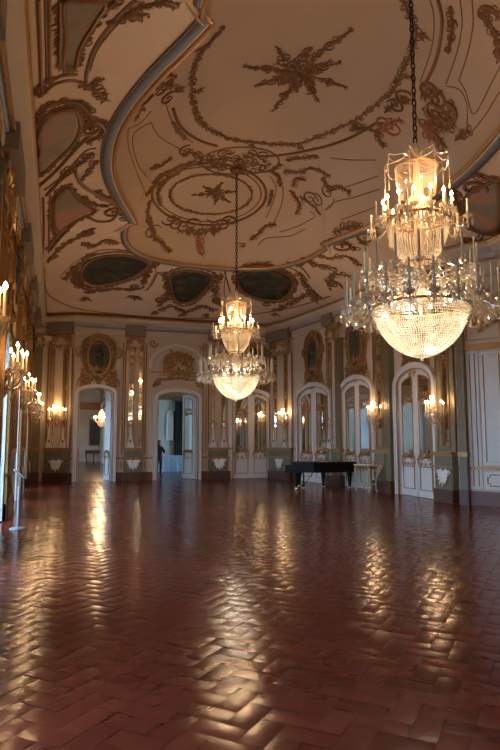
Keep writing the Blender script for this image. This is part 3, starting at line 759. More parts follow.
M['plank'] = mat('dark waxed floor', (0.09, 0.06, 0.045), 0.22, noise=0.4, scale=2, bump=0.15, bscale=5)
room(-1.6, 3.55, 26.97, 52.0, 6.0, 'wall', 'far_left', 4.3, 4.9, [(30.0, 31.8), (37.0, 38.8), (45.0, 46.8)], -1, 10)
room(3.95, 9.4, 26.97, 36.5, 6.0, 'greenwall', 'far_middle', 4.2, 4.6, [(28.6, 30.2), (32.8, 34.4)], 1, 13)  # right-wall windows are out of view, added to light this room
# things in the far left room
fr = lambda px, py, Y: CAM + ray(px, py) * (Y / ray(px, py).y)
p0, p1 = fr(89.5, 445, 51.9), fr(103, 420, 51.9)
t = thing('painting', 'tall dark portrait in a pale frame on the end wall seen through the left doorway', 'painting', ((p0.x + p1.x) / 2, 51.97, 0)); w, z0, z1 = (p1.x - p0.x) / 2, p0.z, p1.z
MB().box(-w, w, -0.06, -0.02, z0, z1).build('canvas', 'canvas', t); b = MB(); b.frame(-w - .08, w + .08, z0 - .08, z1 + .08, -0.1, -0.0, 0.1); b.build('picture_frame', 'giltline', t)
t = thing('console_table', 'dark console table below the portrait in the far left room', 'table', ((p0.x + p1.x) / 2 + 0.1, 51.4, 0))
MB().box(-1.0, 1.0, -0.3, 0.3, 0.86, 0.94).build('table_top', 'darkwood', t); MB().box(-0.95, 0.95, -0.28, 0.28, 0.72, 0.86).build('apron', 'darkwood', t)
for sx in (-1, -0.33, 0.33, 1):
    for sy in (-1, 1):
        MB().tube([(sx * .88, sy * .24, .74), (sx * .92, sy * .25, .45), (sx * .82, sy * .22, .15), (sx * .88, sy * .24, 0)], [.05, .035, .03, .045], 6).build('leg', 'darkwood', t)
# things in the middle room
t = thing('draped_table', 'table under a pale blue cloth in the room behind the middle doorway', 'table', (6.25, 33.6, -0.004))
MB().box(-0.85, 0.85, -0.45, 0.45, 0.84, 0.9).build('table_top', 'bluecloth', t)
b = MB()
vs = []; n = 64
for z, k, am in ((0.9, 1.0, 0), (0.45, 1.03, 0.02), (0.03, 1.06, 0.045)):
    for i in range(n):
        a = 2 * PI * i / n; q = max(abs(math.cos(a)) / 0.88, abs(math.sin(a)) / 0.48); r = k / q + am * math.sin(a * 14); vs.append((r * math.cos(a), r * math.sin(a), z))
b.add(vs, [(j * n + i, j * n + (i + 1) % n, (j + 1) * n + (i + 1) % n, (j + 1) * n + i) for j in range(2) for i in range(n)]); b.build('cloth_skirt', 'bluecloth', t)
p0, p1 = fr(167.5, 440, 36.45), fr(178, 411, 36.45)
t = thing('wall_mirror', 'tall arched mirror on the end wall seen through the middle doorway', 'mirror', ((p0.x + p1.x) / 2, 36.48, 0)); w = (p1.x - p0.x) / 2
pts = [(-w, p0.z), (w, p0.z)] + list(reversed(arch_pts(0, w, p1.z - 0.3, p1.z)))
MB().prism(pts, -0.05, -0.02).build('mirror_pane', 'mirror', t); MB().band(pts, -0.1, -0.09, 0.0, True).build('mirror_frame', 'white', t)
t = thing('curtain', 'dark hanging curtain right of the arched mirror in the middle room', 'curtain', (fr(180.5, 430, 36.2).x + 0.1, 36.2, 0))
b = MB(); n = 40; top_ = [(-0.45 + 0.9 * i / n, 0.06 * math.sin(i * 1.1)) for i in range(n + 1)]
b.add([(x, y, z) for z in (0.02, 4.1) for x, y in top_] + [(x, y + 0.03, z) for z in (0.02, 4.1) for x, y in top_],
      [(i, i + 1, n + 2 + i, n + 1 + i) for i in range(n)] + [(2 * n + 2 + i, 2 * n + 3 + i, 3 * n + 4 + i, 3 * n + 3 + i) for i in range(n)]); b.build('curtain_cloth', 'darkgreen', t)
MB().tube([(-0.6, 0, 4.15), (0.6, 0, 4.15)], 0.03, 8).build('curtain_rod', 'brass', t)

# ------------------------------------------------------------------ ceiling ornament
def gline(mb, pts, r=0.02, k=5, off=0.0, closed=False):
    q = cpath(pts, k, off, closed); mb.tube([p for p, n in q], r, 6, closed)
def foliage(mb, pts, size, seed, dens=1.0, stem=0.018, spread=1.0, closed=False, k=6, taper=0.0):
    size *= 0.62; size0 = size; stem *= 1.15
    R = random.Random(seed); q = cpath(pts, k, 0.012, closed); P = [p for p, n in q]
    # resample so leaves are evenly spaced in metres
    mb.tube(P, stem, 5, closed)
    acc = 0.0
    for i in range(1, len(P)):
        size = size0 * (1 - taper * i / len(P)); seg = (P[i] - P[i - 1]); acc += seg.length; d = seg.normalized() if seg.length > 1e-6 else Vector((1, 0, 0)); n = q[i][1]
        while acc > size * 0.42 / dens:
            acc -= size * 0.42 / dens
            p = P[i - 1] + seg * R.random()
            for sg in (-1, 1):
                if R.random() < 0.12: continue
                a = sg * R.uniform(0.45, 1.25) * spread
                v = Matrix.Rotation(a, 3, n) @ d
                if R.random() < 0.3:
                    w_ = n.cross(v).normalized() * sg; r_ = size * R.uniform(0.35, 0.75); c_ = p + v * r_ * 0.9; hk = []
                    for m_ in range(9): th_ = PI + 4.4 * m_ / 8; q_ = r_ * (1 - 0.07 * m_); hk.append(c_ + v * (q_ * math.cos(th_)) - w_ * (q_ * math.sin(th_)))
                    mb.tube(hk, [max(0.008, size * .11 * (1 - 0.06 * m_)) for m_ in range(9)], 4); mb.bead(hk[-1], size * .15); continue
                mb.leaf(p, v, n, size * R.uniform(0.6, 1.25), size * R.uniform(0.14, 0.24))
            if R.random() < 0.3: mb.bead(p + n * 0.01, size * 0.16)
def curl(mb, px, py, r, a0=0, turns=1.3, t=0.025, flip=1):
    r *= 0.85; t *= 0.75
    q = cpt(px, py, 0.02)
    if not q: return
    p, n = q; u = (ray(px + 1, py) - ray(px, py)); u = (u - n * u.dot(n)).normalized(); v = n.cross(u)
    if v.z < 0 and abs(v.z) > 0.3: v = -v
    scroll(mb, p, u, v, r, a0, turns, t, flip)
def spray(mb, px, py, ang, L, size, seed, n=7):
    """a fan of acanthus leaves growing from an image point in one direction"""
    R = random.Random(seed); q = cpt(px, py, 0.02); size *= 0.62
    if not q: return
    p, nn = q; p2 = cpt(px + 3 * math.cos(ang), py + 3 * math.sin(ang), 0.02)[0]; d = (p2 - p).normalized()
    for i in range(n):
        a = R.uniform(-1.0, 1.0); v = Matrix.Rotation(a, 3, nn) @ d
        mb.leaf(p + d * L * R.uniform(0, 0.5), v, nn, size * R.uniform(0.7, 1.4), size * R.uniform(.14, .22))
def patch(poly, m, name, parent, off=0.02):
    pts = smooth_path([Vector((x, y, 0)) for x, y in poly], 4, True); c = sum((p for p in pts), Vector()) / len(pts); n = len(pts)
    vs = []; fs = []
    for k_ in (1.0, 0.75, 0.5, 0.25):
        for p in pts: q = cpt(c.x + (p.x - c.x) * k_, c.y + (p.y - c.y) * k_, off); vs.append(q[0])
    vs.append(cpt(c.x, c.y, off)[0])
    for r_ in range(3):
        for i in range(n): j = (i + 1) % n; fs.append((r_ * n + i, r_ * n + j, (r_ + 1) * n + j, (r_ + 1) * n + i))
    for i in range(n): fs.append((3 * n + i, 3 * n + (i + 1) % n, 4 * n))
    b = MB(); b.add(vs, fs); o = b.build(name, m, parent, True)
    s_ = o.modifiers.new('thickness', 'SOLIDIFY'); s_.thickness = 0.015; s_.offset = 0; return o
def grow(poly, k_):
    cx = sum(p[0] for p in poly) / len(poly); cy = sum(p[1] for p in poly) / len(poly)
    return [(cx + (x - cx) * k_, cy + (y - cy) * k_) for x, y in poly]
def plain(name, label, cat, group=None):
    return thing(name, label, cat, (0, 0, 0), 0, group)

def star(label, c, tips, size, seed, m='giltdark'):
    t = plain('ceiling_rosette', label, 'rosette'); R = random.Random(seed)
    b = MB(); 
    for i, tp in enumerate(tips):
        mid = (c[0] + (tp[0] - c[0]) * .5 + (tp[1] - c[1]) * .06, c[1] + (tp[1] - c[1]) * .5)
        foliage(b, [(c[0] + (tp[0] - c[0]) * .12, c[1] + (tp[1] - c[1]) * .12), mid, tp], size * 1.15, seed + i, 0.75, 0.018, 1.0, False, 6, 0.55)
        for f_, s_ in ((.42, 1), (.42, -1)):
            x = c[0] + (tp[0] - c[0]) * f_ - s_ * (tp[1] - c[1]) * .22; y = c[1] + (tp[1] - c[1]) * f_ + s_ * (tp[0] - c[0]) * .13
            foliage(b, [(c[0] + (tp[0] - c[0]) * .15, c[1] + (tp[1] - c[1]) * .15), (c[0] + (x - c[0]) * .7, c[1] + (y - c[1]) * .7), (x, y)], size * .75, seed + 50 + i, 0.8, 0.016, 1.0, False, 6, 0.4)
        curl(b, c[0] + (tp[0] - c[0]) * .6, c[1] + (tp[1] - c[1]) * .6, size * .8, R.uniform(0, 6), 1.2, 0.022, 1)
    b.build('foliage_arms', m, t)
    b = MB(); q = cpt(*c, 0.03)
    for i in range(12):
        a = 2 * PI * i / 12; u = q[1].orthogonal().normalized(); w_ = q[1].cross(u); b.leaf(q[0], u * math.cos(a) + w_ * math.sin(a), q[1], size * 1.1, size * .2)
    b.bead(q[0] + q[1] * 0.02, size * .3); b.build('rosette_boss', 'giltdark', t)
    return t
star('large star shaped gilt rosette at the centre of the ceiling', (298, 72), [(352, 29), (341, 62), (347, 87), (318, 101), (272, 111), (254, 86), (243, 66), (276, 46), (306, 48)], 0.26, 100)
star('small gilt star inside the oval medallion beyond the far chandelier chain', (215, 193), [(236, 191), (230, 202), (215, 204), (192, 195), (203, 186), (222, 182)], 0.16, 200)

# big garland oval round the dome centre
t = plain('leaf_garland', 'long gilt leaf garland looping round the plain middle of the dome', 'garland')
b = MB(); G1 = [(224, 26), (212, 40), (202, 51), (194, 68), (192, 90), (195, 112), (206, 127), (218, 133), (235, 140), (252, 142), (276, 144), (300, 143), (325, 134), (355, 120), (372, 108), (385, 97), (397, 83), (404, 66), (412, 50), (416, 30), (408, 12), (404, 0)]
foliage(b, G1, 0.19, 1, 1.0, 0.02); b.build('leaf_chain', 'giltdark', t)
for i, (px, py, a) in enumerate([(205, 50, 3.6), (193, 90, 0), (252, 142, 1.6), (300, 143, 1.5), (355, 120, 1.2), (402, 76, 0.2), (416, 34, 0.1)]):
    b = MB(); spray(b, px, py, a, 0.3, 0.3, 10 + i, 8); b.build('flower_cluster', 'giltdark', t)

# medallion round the far chandelier's hook
t = plain('ceiling_medallion', 'scrolled gilt medallion round the hook of the far chandelier', 'medallion')
b = MB(); L1 = [(200, 162), (212, 152), (238, 147), (266, 150), (279, 160), (270, 170), (243, 174), (214, 172)]
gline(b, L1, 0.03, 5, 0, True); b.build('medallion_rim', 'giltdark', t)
b = MB(); R = random.Random(8)
for i in range(26):
    a = 2 * PI * R.random(); q = math.sqrt(R.random()); curl(b, 239 + 36 * q * math.cos(a), 161 + 10 * q * math.sin(a), R.uniform(.16, .3), R.uniform(0, 6), 1.2, 0.026, R.choice((-1, 1)))
for i in range(16): spray(b, 239 + 34 * R.uniform(-1, 1), 161 + 10 * R.uniform(-1, 1), R.uniform(0, 6.28), 0.2, 0.26, i, 5)
b.build('medallion_scrolls', 'giltdark', t)
t = plain('ceiling_medallion', 'double ringed oval gilt medallion beyond the far chandelier chain', 'medallion')
ell = lambda cx, cy, rx, ry, n=20, a0=0, a1=2 * PI: [(cx + rx * math.cos(a0 + (a1 - a0) * i / n), cy + ry * math.sin(a0 + (a1 - a0) * i / n)) for i in range(n)]
b = MB(); gline(b, ell(209, 194, 57, 31), 0.045, 4, 0, True); b.build('outer_ring', 'giltline', t)
b = MB(); gline(b, ell(209, 194, 52, 27.5), 0.02, 4, 0, True); b.build('inner_ring', 'giltdark', t)
b = MB(); foliage(b, ell(211, 194, 41, 20), 0.14, 3, 0.9, 0.015, 1, True); b.build('oval_leaf_chain', 'giltdark', t)
b = MB()
for i, (x, y, f_) in enumerate([(192, 224, 1), (184, 227, 1), (177, 224, 1), (206, 226, -1), (214, 228, -1), (222, 225, -1), (170, 219, 1), (230, 221, -1)]): curl(b, x, y, 0.34, 0.5 * i, 1.2, 0.04, f_)
for i in range(9): spray(b, 200 + 3.5 * (i - 4), 227, PI / 2 + 0.3 * (4 - i) / 2, 0.3, 0.45, 40 + i, 5)
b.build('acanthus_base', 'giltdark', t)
b = MB(); foliage(b, [(199, 231), (199, 242), (200, 254)], 0.34, 6, 1.3, 0.03); b.build('rose_gilt_drop', 'pinkgilt', t)

# double ribs of the dome
LINES_R = [[(430, 0), (434, 18), (432, 46), (420, 82)], [(460, 0), (462, 24), (457, 52), (446, 84)], [(472, 0), (473, 24), (468, 52), (459, 80)],
           [(459, 80), (466, 92), (474, 114), (490, 86), (500, 66)], [(446, 86), (460, 90), (467, 106), (467, 130)], [(470, 134), (486, 114), (499, 92)]]
b = MB()
for l_ in LINES_R: gline(b, l_, 0.014)
b.build('dome_lines', 'giltline', structure(plain('trim_80', '', '')))
def untag(o):
    for k_ in ('label', 'category'):
        if k_ in o.keys(): del o[k_]
untag(bpy.data.objects['trim_80'])
def trim(name, lines, r, m='giltline', k=5):
    b = MB()
    for l_ in lines: gline(b, l_, r, k)
    return structure(b.build(name, m))
trim('trim_81', [[(438, 0), (442, 24), (436, 60), (424, 86)]], 0.04)
trim('trim_82', [[(173, 108), (181, 127), (199, 140), (217, 146)], [(248, 152), (262, 156), (300, 152), (345, 140), (378, 122)]], 0.045)
trim('trim_83', [[(128, 128), (129, 149), (142, 185), (148, 197)], [(128, 129), (140, 123), (151, 111)], [(151, 122), (133, 135), (137, 162), (146, 176), (153, 184)], [(151, 122), (157, 134), (168, 142.5), (189, 153), (202, 152)],
                 [(166, 104), (170, 116), (178, 131), (193, 143)]], 0.016)
trim('trim_84', [[(280, 232), (296, 227), (308, 221), (315, 216), (310, 211)], [(325, 210), (335, 202), (355, 197), (380, 189)], [(326, 210), (332, 205), (334, 198)], [(341, 220), (360, 213), (378, 206)], [(328, 192), (352, 185), (378, 176)],
                 [(266, 218), (272, 205), (276, 188), (270, 176)], [(274, 222), (281, 206), (283, 190), (278, 178)], [(258, 245), (267, 238), (290, 236), (305, 229)], [(330, 158), (352, 160), (376, 160)]], 0.016)
def cluster(label, items, m='giltdark', name='rocaille_spray', cat='ceiling ornament'):
    t = plain(name, label, cat)
    for it in items:
        b = MB()
        if it[0] == 'f': foliage(b, it[1], it[2], it[3], 1.15, 0.03)
        if it[0] == 'c': curl(b, it[1], it[2], it[3], it[4], 1.3, it[5], it[6])
        if it[0] == 's': spray(b, it[1], it[2], it[3], it[4], it[4], it[5], 8)
        b.build({'f': 'leaf_branch', 'c': 'scroll', 's': 'leaf_spray'}[it[0]], m, t)
    return t
cluster('gilt scroll corner at the left rim of the dome, below the ceiling notch', [('f', [(141, 104), (150, 90), (162, 84), (172, 86)], .3, 51), ('f', [(165, 66), (172, 60), (180, 58)], .3, 52), ('f', [(150, 84), (160, 76), (176, 76)], .2, 56), ('c', 146, 96, .35, 1, .04, 1), ('c', 160, 90, .3, 2, .035, -1), ('c', 168, 98, .3, 0, .03, 1), ('s', 173, 88, .4, .4, 53), ('s', 142, 106, 2, .4, 54), ('s', 160, 88, 4, .4, 55)])
cluster('thin gilt spray inside the left dome panel', [('f', [(150, 168), (160, 166), (170, 158)], .22, 61), ('f', [(152, 184), (165, 172), (180, 168), (196, 160)], .28, 62), ('f', [(146, 196), (156, 184), (168, 180)], .25, 63)])
cluster('slender gilt pendant in the left rib of the dome', [('f', [(172, 122), (178, 130), (185, 139)], .16, 64)])
cluster('slender gilt pendant in the right rib of the dome', [('f', [(451, 6), (452, 28), (448, 52)], .18, 65), ('c', 452, 24, .14, 0, .02, 1), ('c', 451, 36, .14, 2, .02, -1)])
cluster('curling gilt leaf at the rear left notch of the dome', [('f', [(148, 215), (154, 236), (162, 243), (170, 252)], .24, 66), ('c', 152, 232, .4, 0, .03, 1), ('f', [(150, 200), (147, 216), (152, 230)], .18, 67)])
cluster('large gilt acanthus scrolls right of the near chandelier crown', [('c', 428, 90, .3, 0, .05, 1), ('c', 437, 100, .3, 2, .05, -1), ('c', 448, 110, .4, 4, .06, 1), ('c', 434, 112, .3, 1, .06, 1), ('c', 445, 122, .3, 3, .05, -1), ('f', [(422, 108), (432, 116), (446, 118), (453, 106)], .3, 71), ('f', [(430, 118), (440, 128), (455, 124)], .32, 72), ('s', 422, 88, 1, .4, 73), ('s', 445, 88, 2.5, .4, 74), ('f', [(424, 122), (436, 134), (444, 146)], .36, 76)])
cluster('rose gilt acanthus leaves just above the near chandelier crown', [('f', [(418, 118), (428, 134), (440, 144)], .36, 77), ('s', 426, 118, 1, .5, 78), ('f', [(380, 130), (392, 122), (402, 120)], .26, 79), ('c', 394, 128, .35, 2, .04, 1), ('c', 384, 122, .3, 0, .04, -1)], 'pinkgilt')
cluster('curled gilt spray left of the near chandelier chain', [('c', 404, 98, .3, 1, .04, 1), ('c', 396, 106, .28, 3, .04, -1), ('f', [(385, 112), (395, 104), (407, 98)], .28, 81), ('f', [(382, 122), (378, 134), (384, 146)], .24, 82)])
cluster('gilt shell spray at the top right corner of the dome', [('f', [(480, 15), (490, 24), (497, 40), (499, 60)], .22, 83), ('f', [(481, 13), (490, 10), (499, 14)], .2, 84), ('c', 486, 14, .26, 0, .03, 1)])
cluster('thin gilt scroll at the end of the right rib of the dome', [('f', [(456, 140), (462, 134), (470, 131)], .22, 85)])
cluster('trailing gilt scrolls on the dome between the two chandeliers', [('f', [(296, 214), (300, 205), (295, 196), (290, 190)], .2, 86), ('f', [(300, 196), (308, 202), (316, 208), (320, 214)], .2, 87), ('f', [(322, 178), (330, 190), (336, 186), (350, 192)], .2, 88), ('c', 310, 198, .34, 0, .03, 1), ('c', 317, 200, .3, 2, .03, -1), ('f', [(306, 180), (296, 178), (294, 186)], .2, 89), ('c', 328, 192, .3, 1, .025, 1), ('f', [(280, 186), (278, 176), (272, 170), (281, 164)], .2, 90), ('s', 282, 172, 0, .3, 91), ('f', [(286, 160), (300, 158), (318, 156)], .22, 97)])
cluster('gilt leaf climbing the rib left of the curtain of dome lines', [('f', [(268, 206), (271, 198), (272, 190)], .14, 92), ('f', [(250, 240), (258, 234), (266, 226), (276, 224)], .2, 93), ('s', 246, 243, 2.6, .3, 94)])
cluster('gilt tendrils left of the oval medallion on the dome', [('f', [(160, 205), (158, 194), (164, 182), (178, 172)], .2, 95), ('f', [(166, 176), (180, 166), (200, 164)], .2, 96), ('c', 186, 150, .3, 1, .03, 1), ('f', [(182, 156), (192, 152), (202, 158)], .24, 98)])
cluster('gilt leaf swag along the rim left of the near chandelier crown', [('f', [(284, 170), (300, 172), (312, 168), (330, 176)], .2, 99), ('f', [(350, 130), (366, 128), (380, 134)], .2, 101)])

# painted cartouches of the cove
def cartouche(label, poly, m, frame_r=0.05, sw=0.2, seed=1, grow_k=1.14, lower=None, leaves=0.9, group='painted cartouches of the ceiling cove'):
    t = plain('painted_cartouche', label, 'ceiling painting', group)
    patch(poly, m, 'painted_panel', t)
    b = MB(); gline(b, grow(poly, 1.03), frame_r, 4, 0.02, True); b.build('panel_moulding', 'giltline', t)
    b = MB(); foliage(b, grow(poly, grow_k), sw, seed, leaves, 0.02, 1, True)
    if lower:
        for i, it in enumerate(lower):
            if it[0] == 'f': foliage(b, it[1], it[2], seed + 31 + i, 1.2, 0.035)
            if it[0] == 'c': curl(b, it[1], it[2], it[3], it[4], 1.3, it[5], it[6])
            if it[0] == 's': spray(b, it[1], it[2], it[3], it[4], it[4], seed + 3 * i, 10)
            if it[0] == 'l': gline(b, it[1], it[2])
    b.build('leaf_scroll_frame', 'giltdark', t); return t
cartouche('dark pointed oval painting of the cove, leftmost of the three dark ovals', [(82, 272), (91, 260), (110, 255), (131, 256), (147, 263), (138, 273), (121, 280), (99, 284), (87, 280)], 'darkscene', 0.06, 0.22, 11, 1.22,
          [('f', [(66, 280), (72, 270), (82, 262), (92, 254)], .36, 0), ('f', [(74, 272), (80, 286), (92, 290)], .4, 0), ('f', [(84, 292), (100, 290), (116, 288), (134, 290)], .4, 0), ('s', 86, 296, 1.6, .5, 0), ('s', 133, 294, 1.2, .6, 0), ('c', 80, 282, .4, 0, .06, 1), ('c', 136, 286, .35, 0, .06, -1), ('l', [(84, 258), (100, 250), (125, 250), (146, 256)], .03), ('f', [(142, 284), (148, 272), (156, 262)], .3, 0)])
cartouche('dark shield shaped painting of the cove, middle of the three', [(172, 274), (181, 271), (190, 270), (208, 274), (210, 281), (200, 294), (190, 301), (180, 301), (174, 294), (171, 283)], 'darkscene', 0.06, 0.2, 12, 1.2,
          [('f', [(160, 306), (166, 296), (168, 284), (164, 272)], .36, 0), ('f', [(222, 306), (216, 298), (216, 286), (222, 274)], .36, 0), ('f', [(158, 310), (172, 306), (186, 312), (202, 306), (214, 310)], .4, 0), ('s', 156, 310, 1.6, .5, 0), ('s', 206, 312, 1.6, .5, 0), ('s', 182, 312, 1.6, .45, 0), ('c', 162, 300, .4, 0, .06, 1), ('c', 218, 300, .4, 0, .06, -1), ('l', [(158, 272), (152, 284), (146, 290)], .03), ('l', [(224, 270), (228, 284), (230, 292)], .03)])
cartouche('dark oval painting of the cove, rightmost of the three dark ovals', [(238, 274), (252, 267), (270, 267), (288, 275), (292, 285), (282, 298), (262, 298), (244, 290)], 'darkscene', 0.06, 0.2, 14, 1.16,
          [('f', [(300, 272), (306, 286), (314, 294), (314, 300)], .4, 0), ('f', [(314, 290), (302, 296), (292, 302), (276, 310)], .36, 0), ('s', 276, 312, 1.6, .45, 0), ('s', 312, 292, .8, .6, 0), ('l', [(286, 262), (300, 266), (310, 278)], .03), ('l', [(282, 264), (298, 272), (302, 282)], .025), ('c', 268, 304, .35, 0, .05, 1)])
cartouche('rose and grey heart shaped painting on the left cove', [(38, 136), (45, 119), (60, 110), (75, 110), (80, 122), (78, 133), (70, 145), (55, 160), (40, 172), (36, 160), (40, 150)], 'rosesky', 0.05, 0.2, 15, 1.12,
          [('f', [(35, 122), (45, 107), (58, 102), (75, 102), (88, 112), (95, 125)], .26, 0), ('f', [(84, 130), (94, 120), (104, 128), (98, 136), (86, 142)], .32, 0), ('c', 92, 128, .4, 0, .06, 1), ('l', [(38, 186), (56, 170), (76, 148), (90, 134)], .05), ('l', [(44, 190), (64, 174), (84, 152), (96, 148)], .025), ('f', [(60, 176), (74, 166), (84, 160), (92, 152)], .28, 0)])
cartouche('grey clouded painting with pink top, uppermost on the left cove', [(63, 2), (65, 36), (63, 62), (69, 66), (75, 65), (80, 44), (96, 18), (104, 4), (92, 1), (78, 1)], 'clouds', 0.04, 0.22, 16, 1.1,
          [('f', [(60, 0), (60, 30), (60, 60), (68, 66), (78, 62), (84, 40), (98, 16), (116, 0)], .22, 0), ('s', 56, 74, 2.4, .3, 0)])
cartouche('rose tinted triangular painting above the leftmost dark oval', [(57, 196), (68, 188), (78, 200), (92, 210), (85, 215), (72, 222), (62, 232), (55, 226), (54, 208)], 'rosesky', 0.04, 0.2, 17, 1.16,
          [('l', [(50, 195), (49, 225), (48.7, 253)], .03), ('l', [(43, 197), (44, 230), (42, 264)], .03), ('l', [(46, 195), (60, 180), (75, 169)], .05), ('l', [(75, 171), (80, 182), (89, 190), (107, 200), (118, 207), (113, 219), (98, 221), (83, 217), (65, 232), (50, 250)], .05), ('f', [(48, 262), (58, 250), (68, 242), (80, 236), (92, 228)], .3, 0), ('f', [(82, 242), (94, 246), (104, 240), (118, 243)], .32, 0), ('s', 104, 240, .3, .5, 0), ('s', 98, 232, 3, .5, 0), ('f', [(96, 196), (112, 200), (122, 208), (126, 220)], .3, 0), ('c', 114, 212, .4, 0, .05, 1), ('f', [(48, 250), (56, 236), (68, 224), (86, 214)], .26, 0)])
cartouche('dim rose painting on the right cove behind the near chandelier', [(468, 196), (484, 186), (499, 184), (499, 226), (486, 232), (472, 226), (464, 212)], 'rosesky', 0.05, 0.22, 18, 1.12,
          [('f', [(462, 180), (472, 172), (486, 178), (499, 180)], .34, 0), ('c', 474, 188, .4, 0, .06, 1), ('f', [(460, 236), (470, 244), (482, 240)], .34, 0), ('l', [(448, 268), (470, 254), (499, 238)], .04), ('l', [(452, 282), (476, 266), (499, 254)], .03), ('f', [(452, 180), (456, 198), (462, 214)], .3, 0)])
cluster('gilt rocaille under the rim right of the rightmost dark oval', [('f', [(324, 246), (333, 240), (346, 242), (356, 250)], .34, 111), ('f', [(333, 232), (350, 226), (364, 228), (378, 234)], .34, 112), ('f', [(296, 262), (308, 260), (320, 266), (336, 268)], .4, 113), ('f', [(331, 290), (330, 280), (336, 274), (350, 276)], .36, 114), ('c', 334, 284, .4, 0, .06, 1), ('c', 340, 246, .45, 2, .06, -1), ('c', 366, 238, .4, 1, .05, 1), ('s', 306, 262, 3, .5, 115), ('s', 356, 242, 0, .5, 116), ('f', [(318, 254), (330, 258), (346, 256), (362, 266)], .3, 117)])
trim('trim_85', [[(38, 0), (40, 50), (41.5, 96)], [(49, 0), (49.6, 76), (53, 79), (62, 75), (77, 74)], [(43, 94), (54, 84), (70, 80), (86, 83)], [(86, 83), (87, 70), (95, 47), (110, 26), (128, 6), (136, 0)]], 0.035)
trim('trim_86', [[(90, 70), (97, 50), (112, 30), (131, 10)], [(45, 0), (46, 50), (46.5, 84)]], 0.02)
cluster('gilt spray on the double rib near the top left of the ceiling', [('f', [(106, 22), (118, 20), (130, 16), (142, 18)], .24, 121), ('f', [(124, 16), (134, 10), (150, 4), (168, 2), (178, 6)], .24, 122), ('f', [(84, 88), (96, 90), (104, 100)], .26, 123), ('f', [(78, 86), (92, 84), (100, 78)], .22, 124), ('f', [(38, 96), (42, 90), (39, 84)], .24, 125)])
cluster('gilt scrolls on the cove between the left heart painting and the blue band', [('f', [(78, 182), (90, 170), (96, 160)], .22, 126), ('f', [(96, 190), (104, 196), (116, 198)], .24, 127), ('f', [(82, 196), (94, 204), (108, 206)], .2, 128)])
trim('trim_87', [[(44, 268), (45, 285), (48, 294), (58, 301), (80, 309), (120, 314), (170, 318), (230, 317), (290, 308), (330, 296)]], 0.03)
trim('trim_88', [[(60, 277), (70, 266), (84, 256)], [(150, 262), (156, 270), (148, 290)], [(226, 270), (224, 290), (226, 300)]], 0.02)

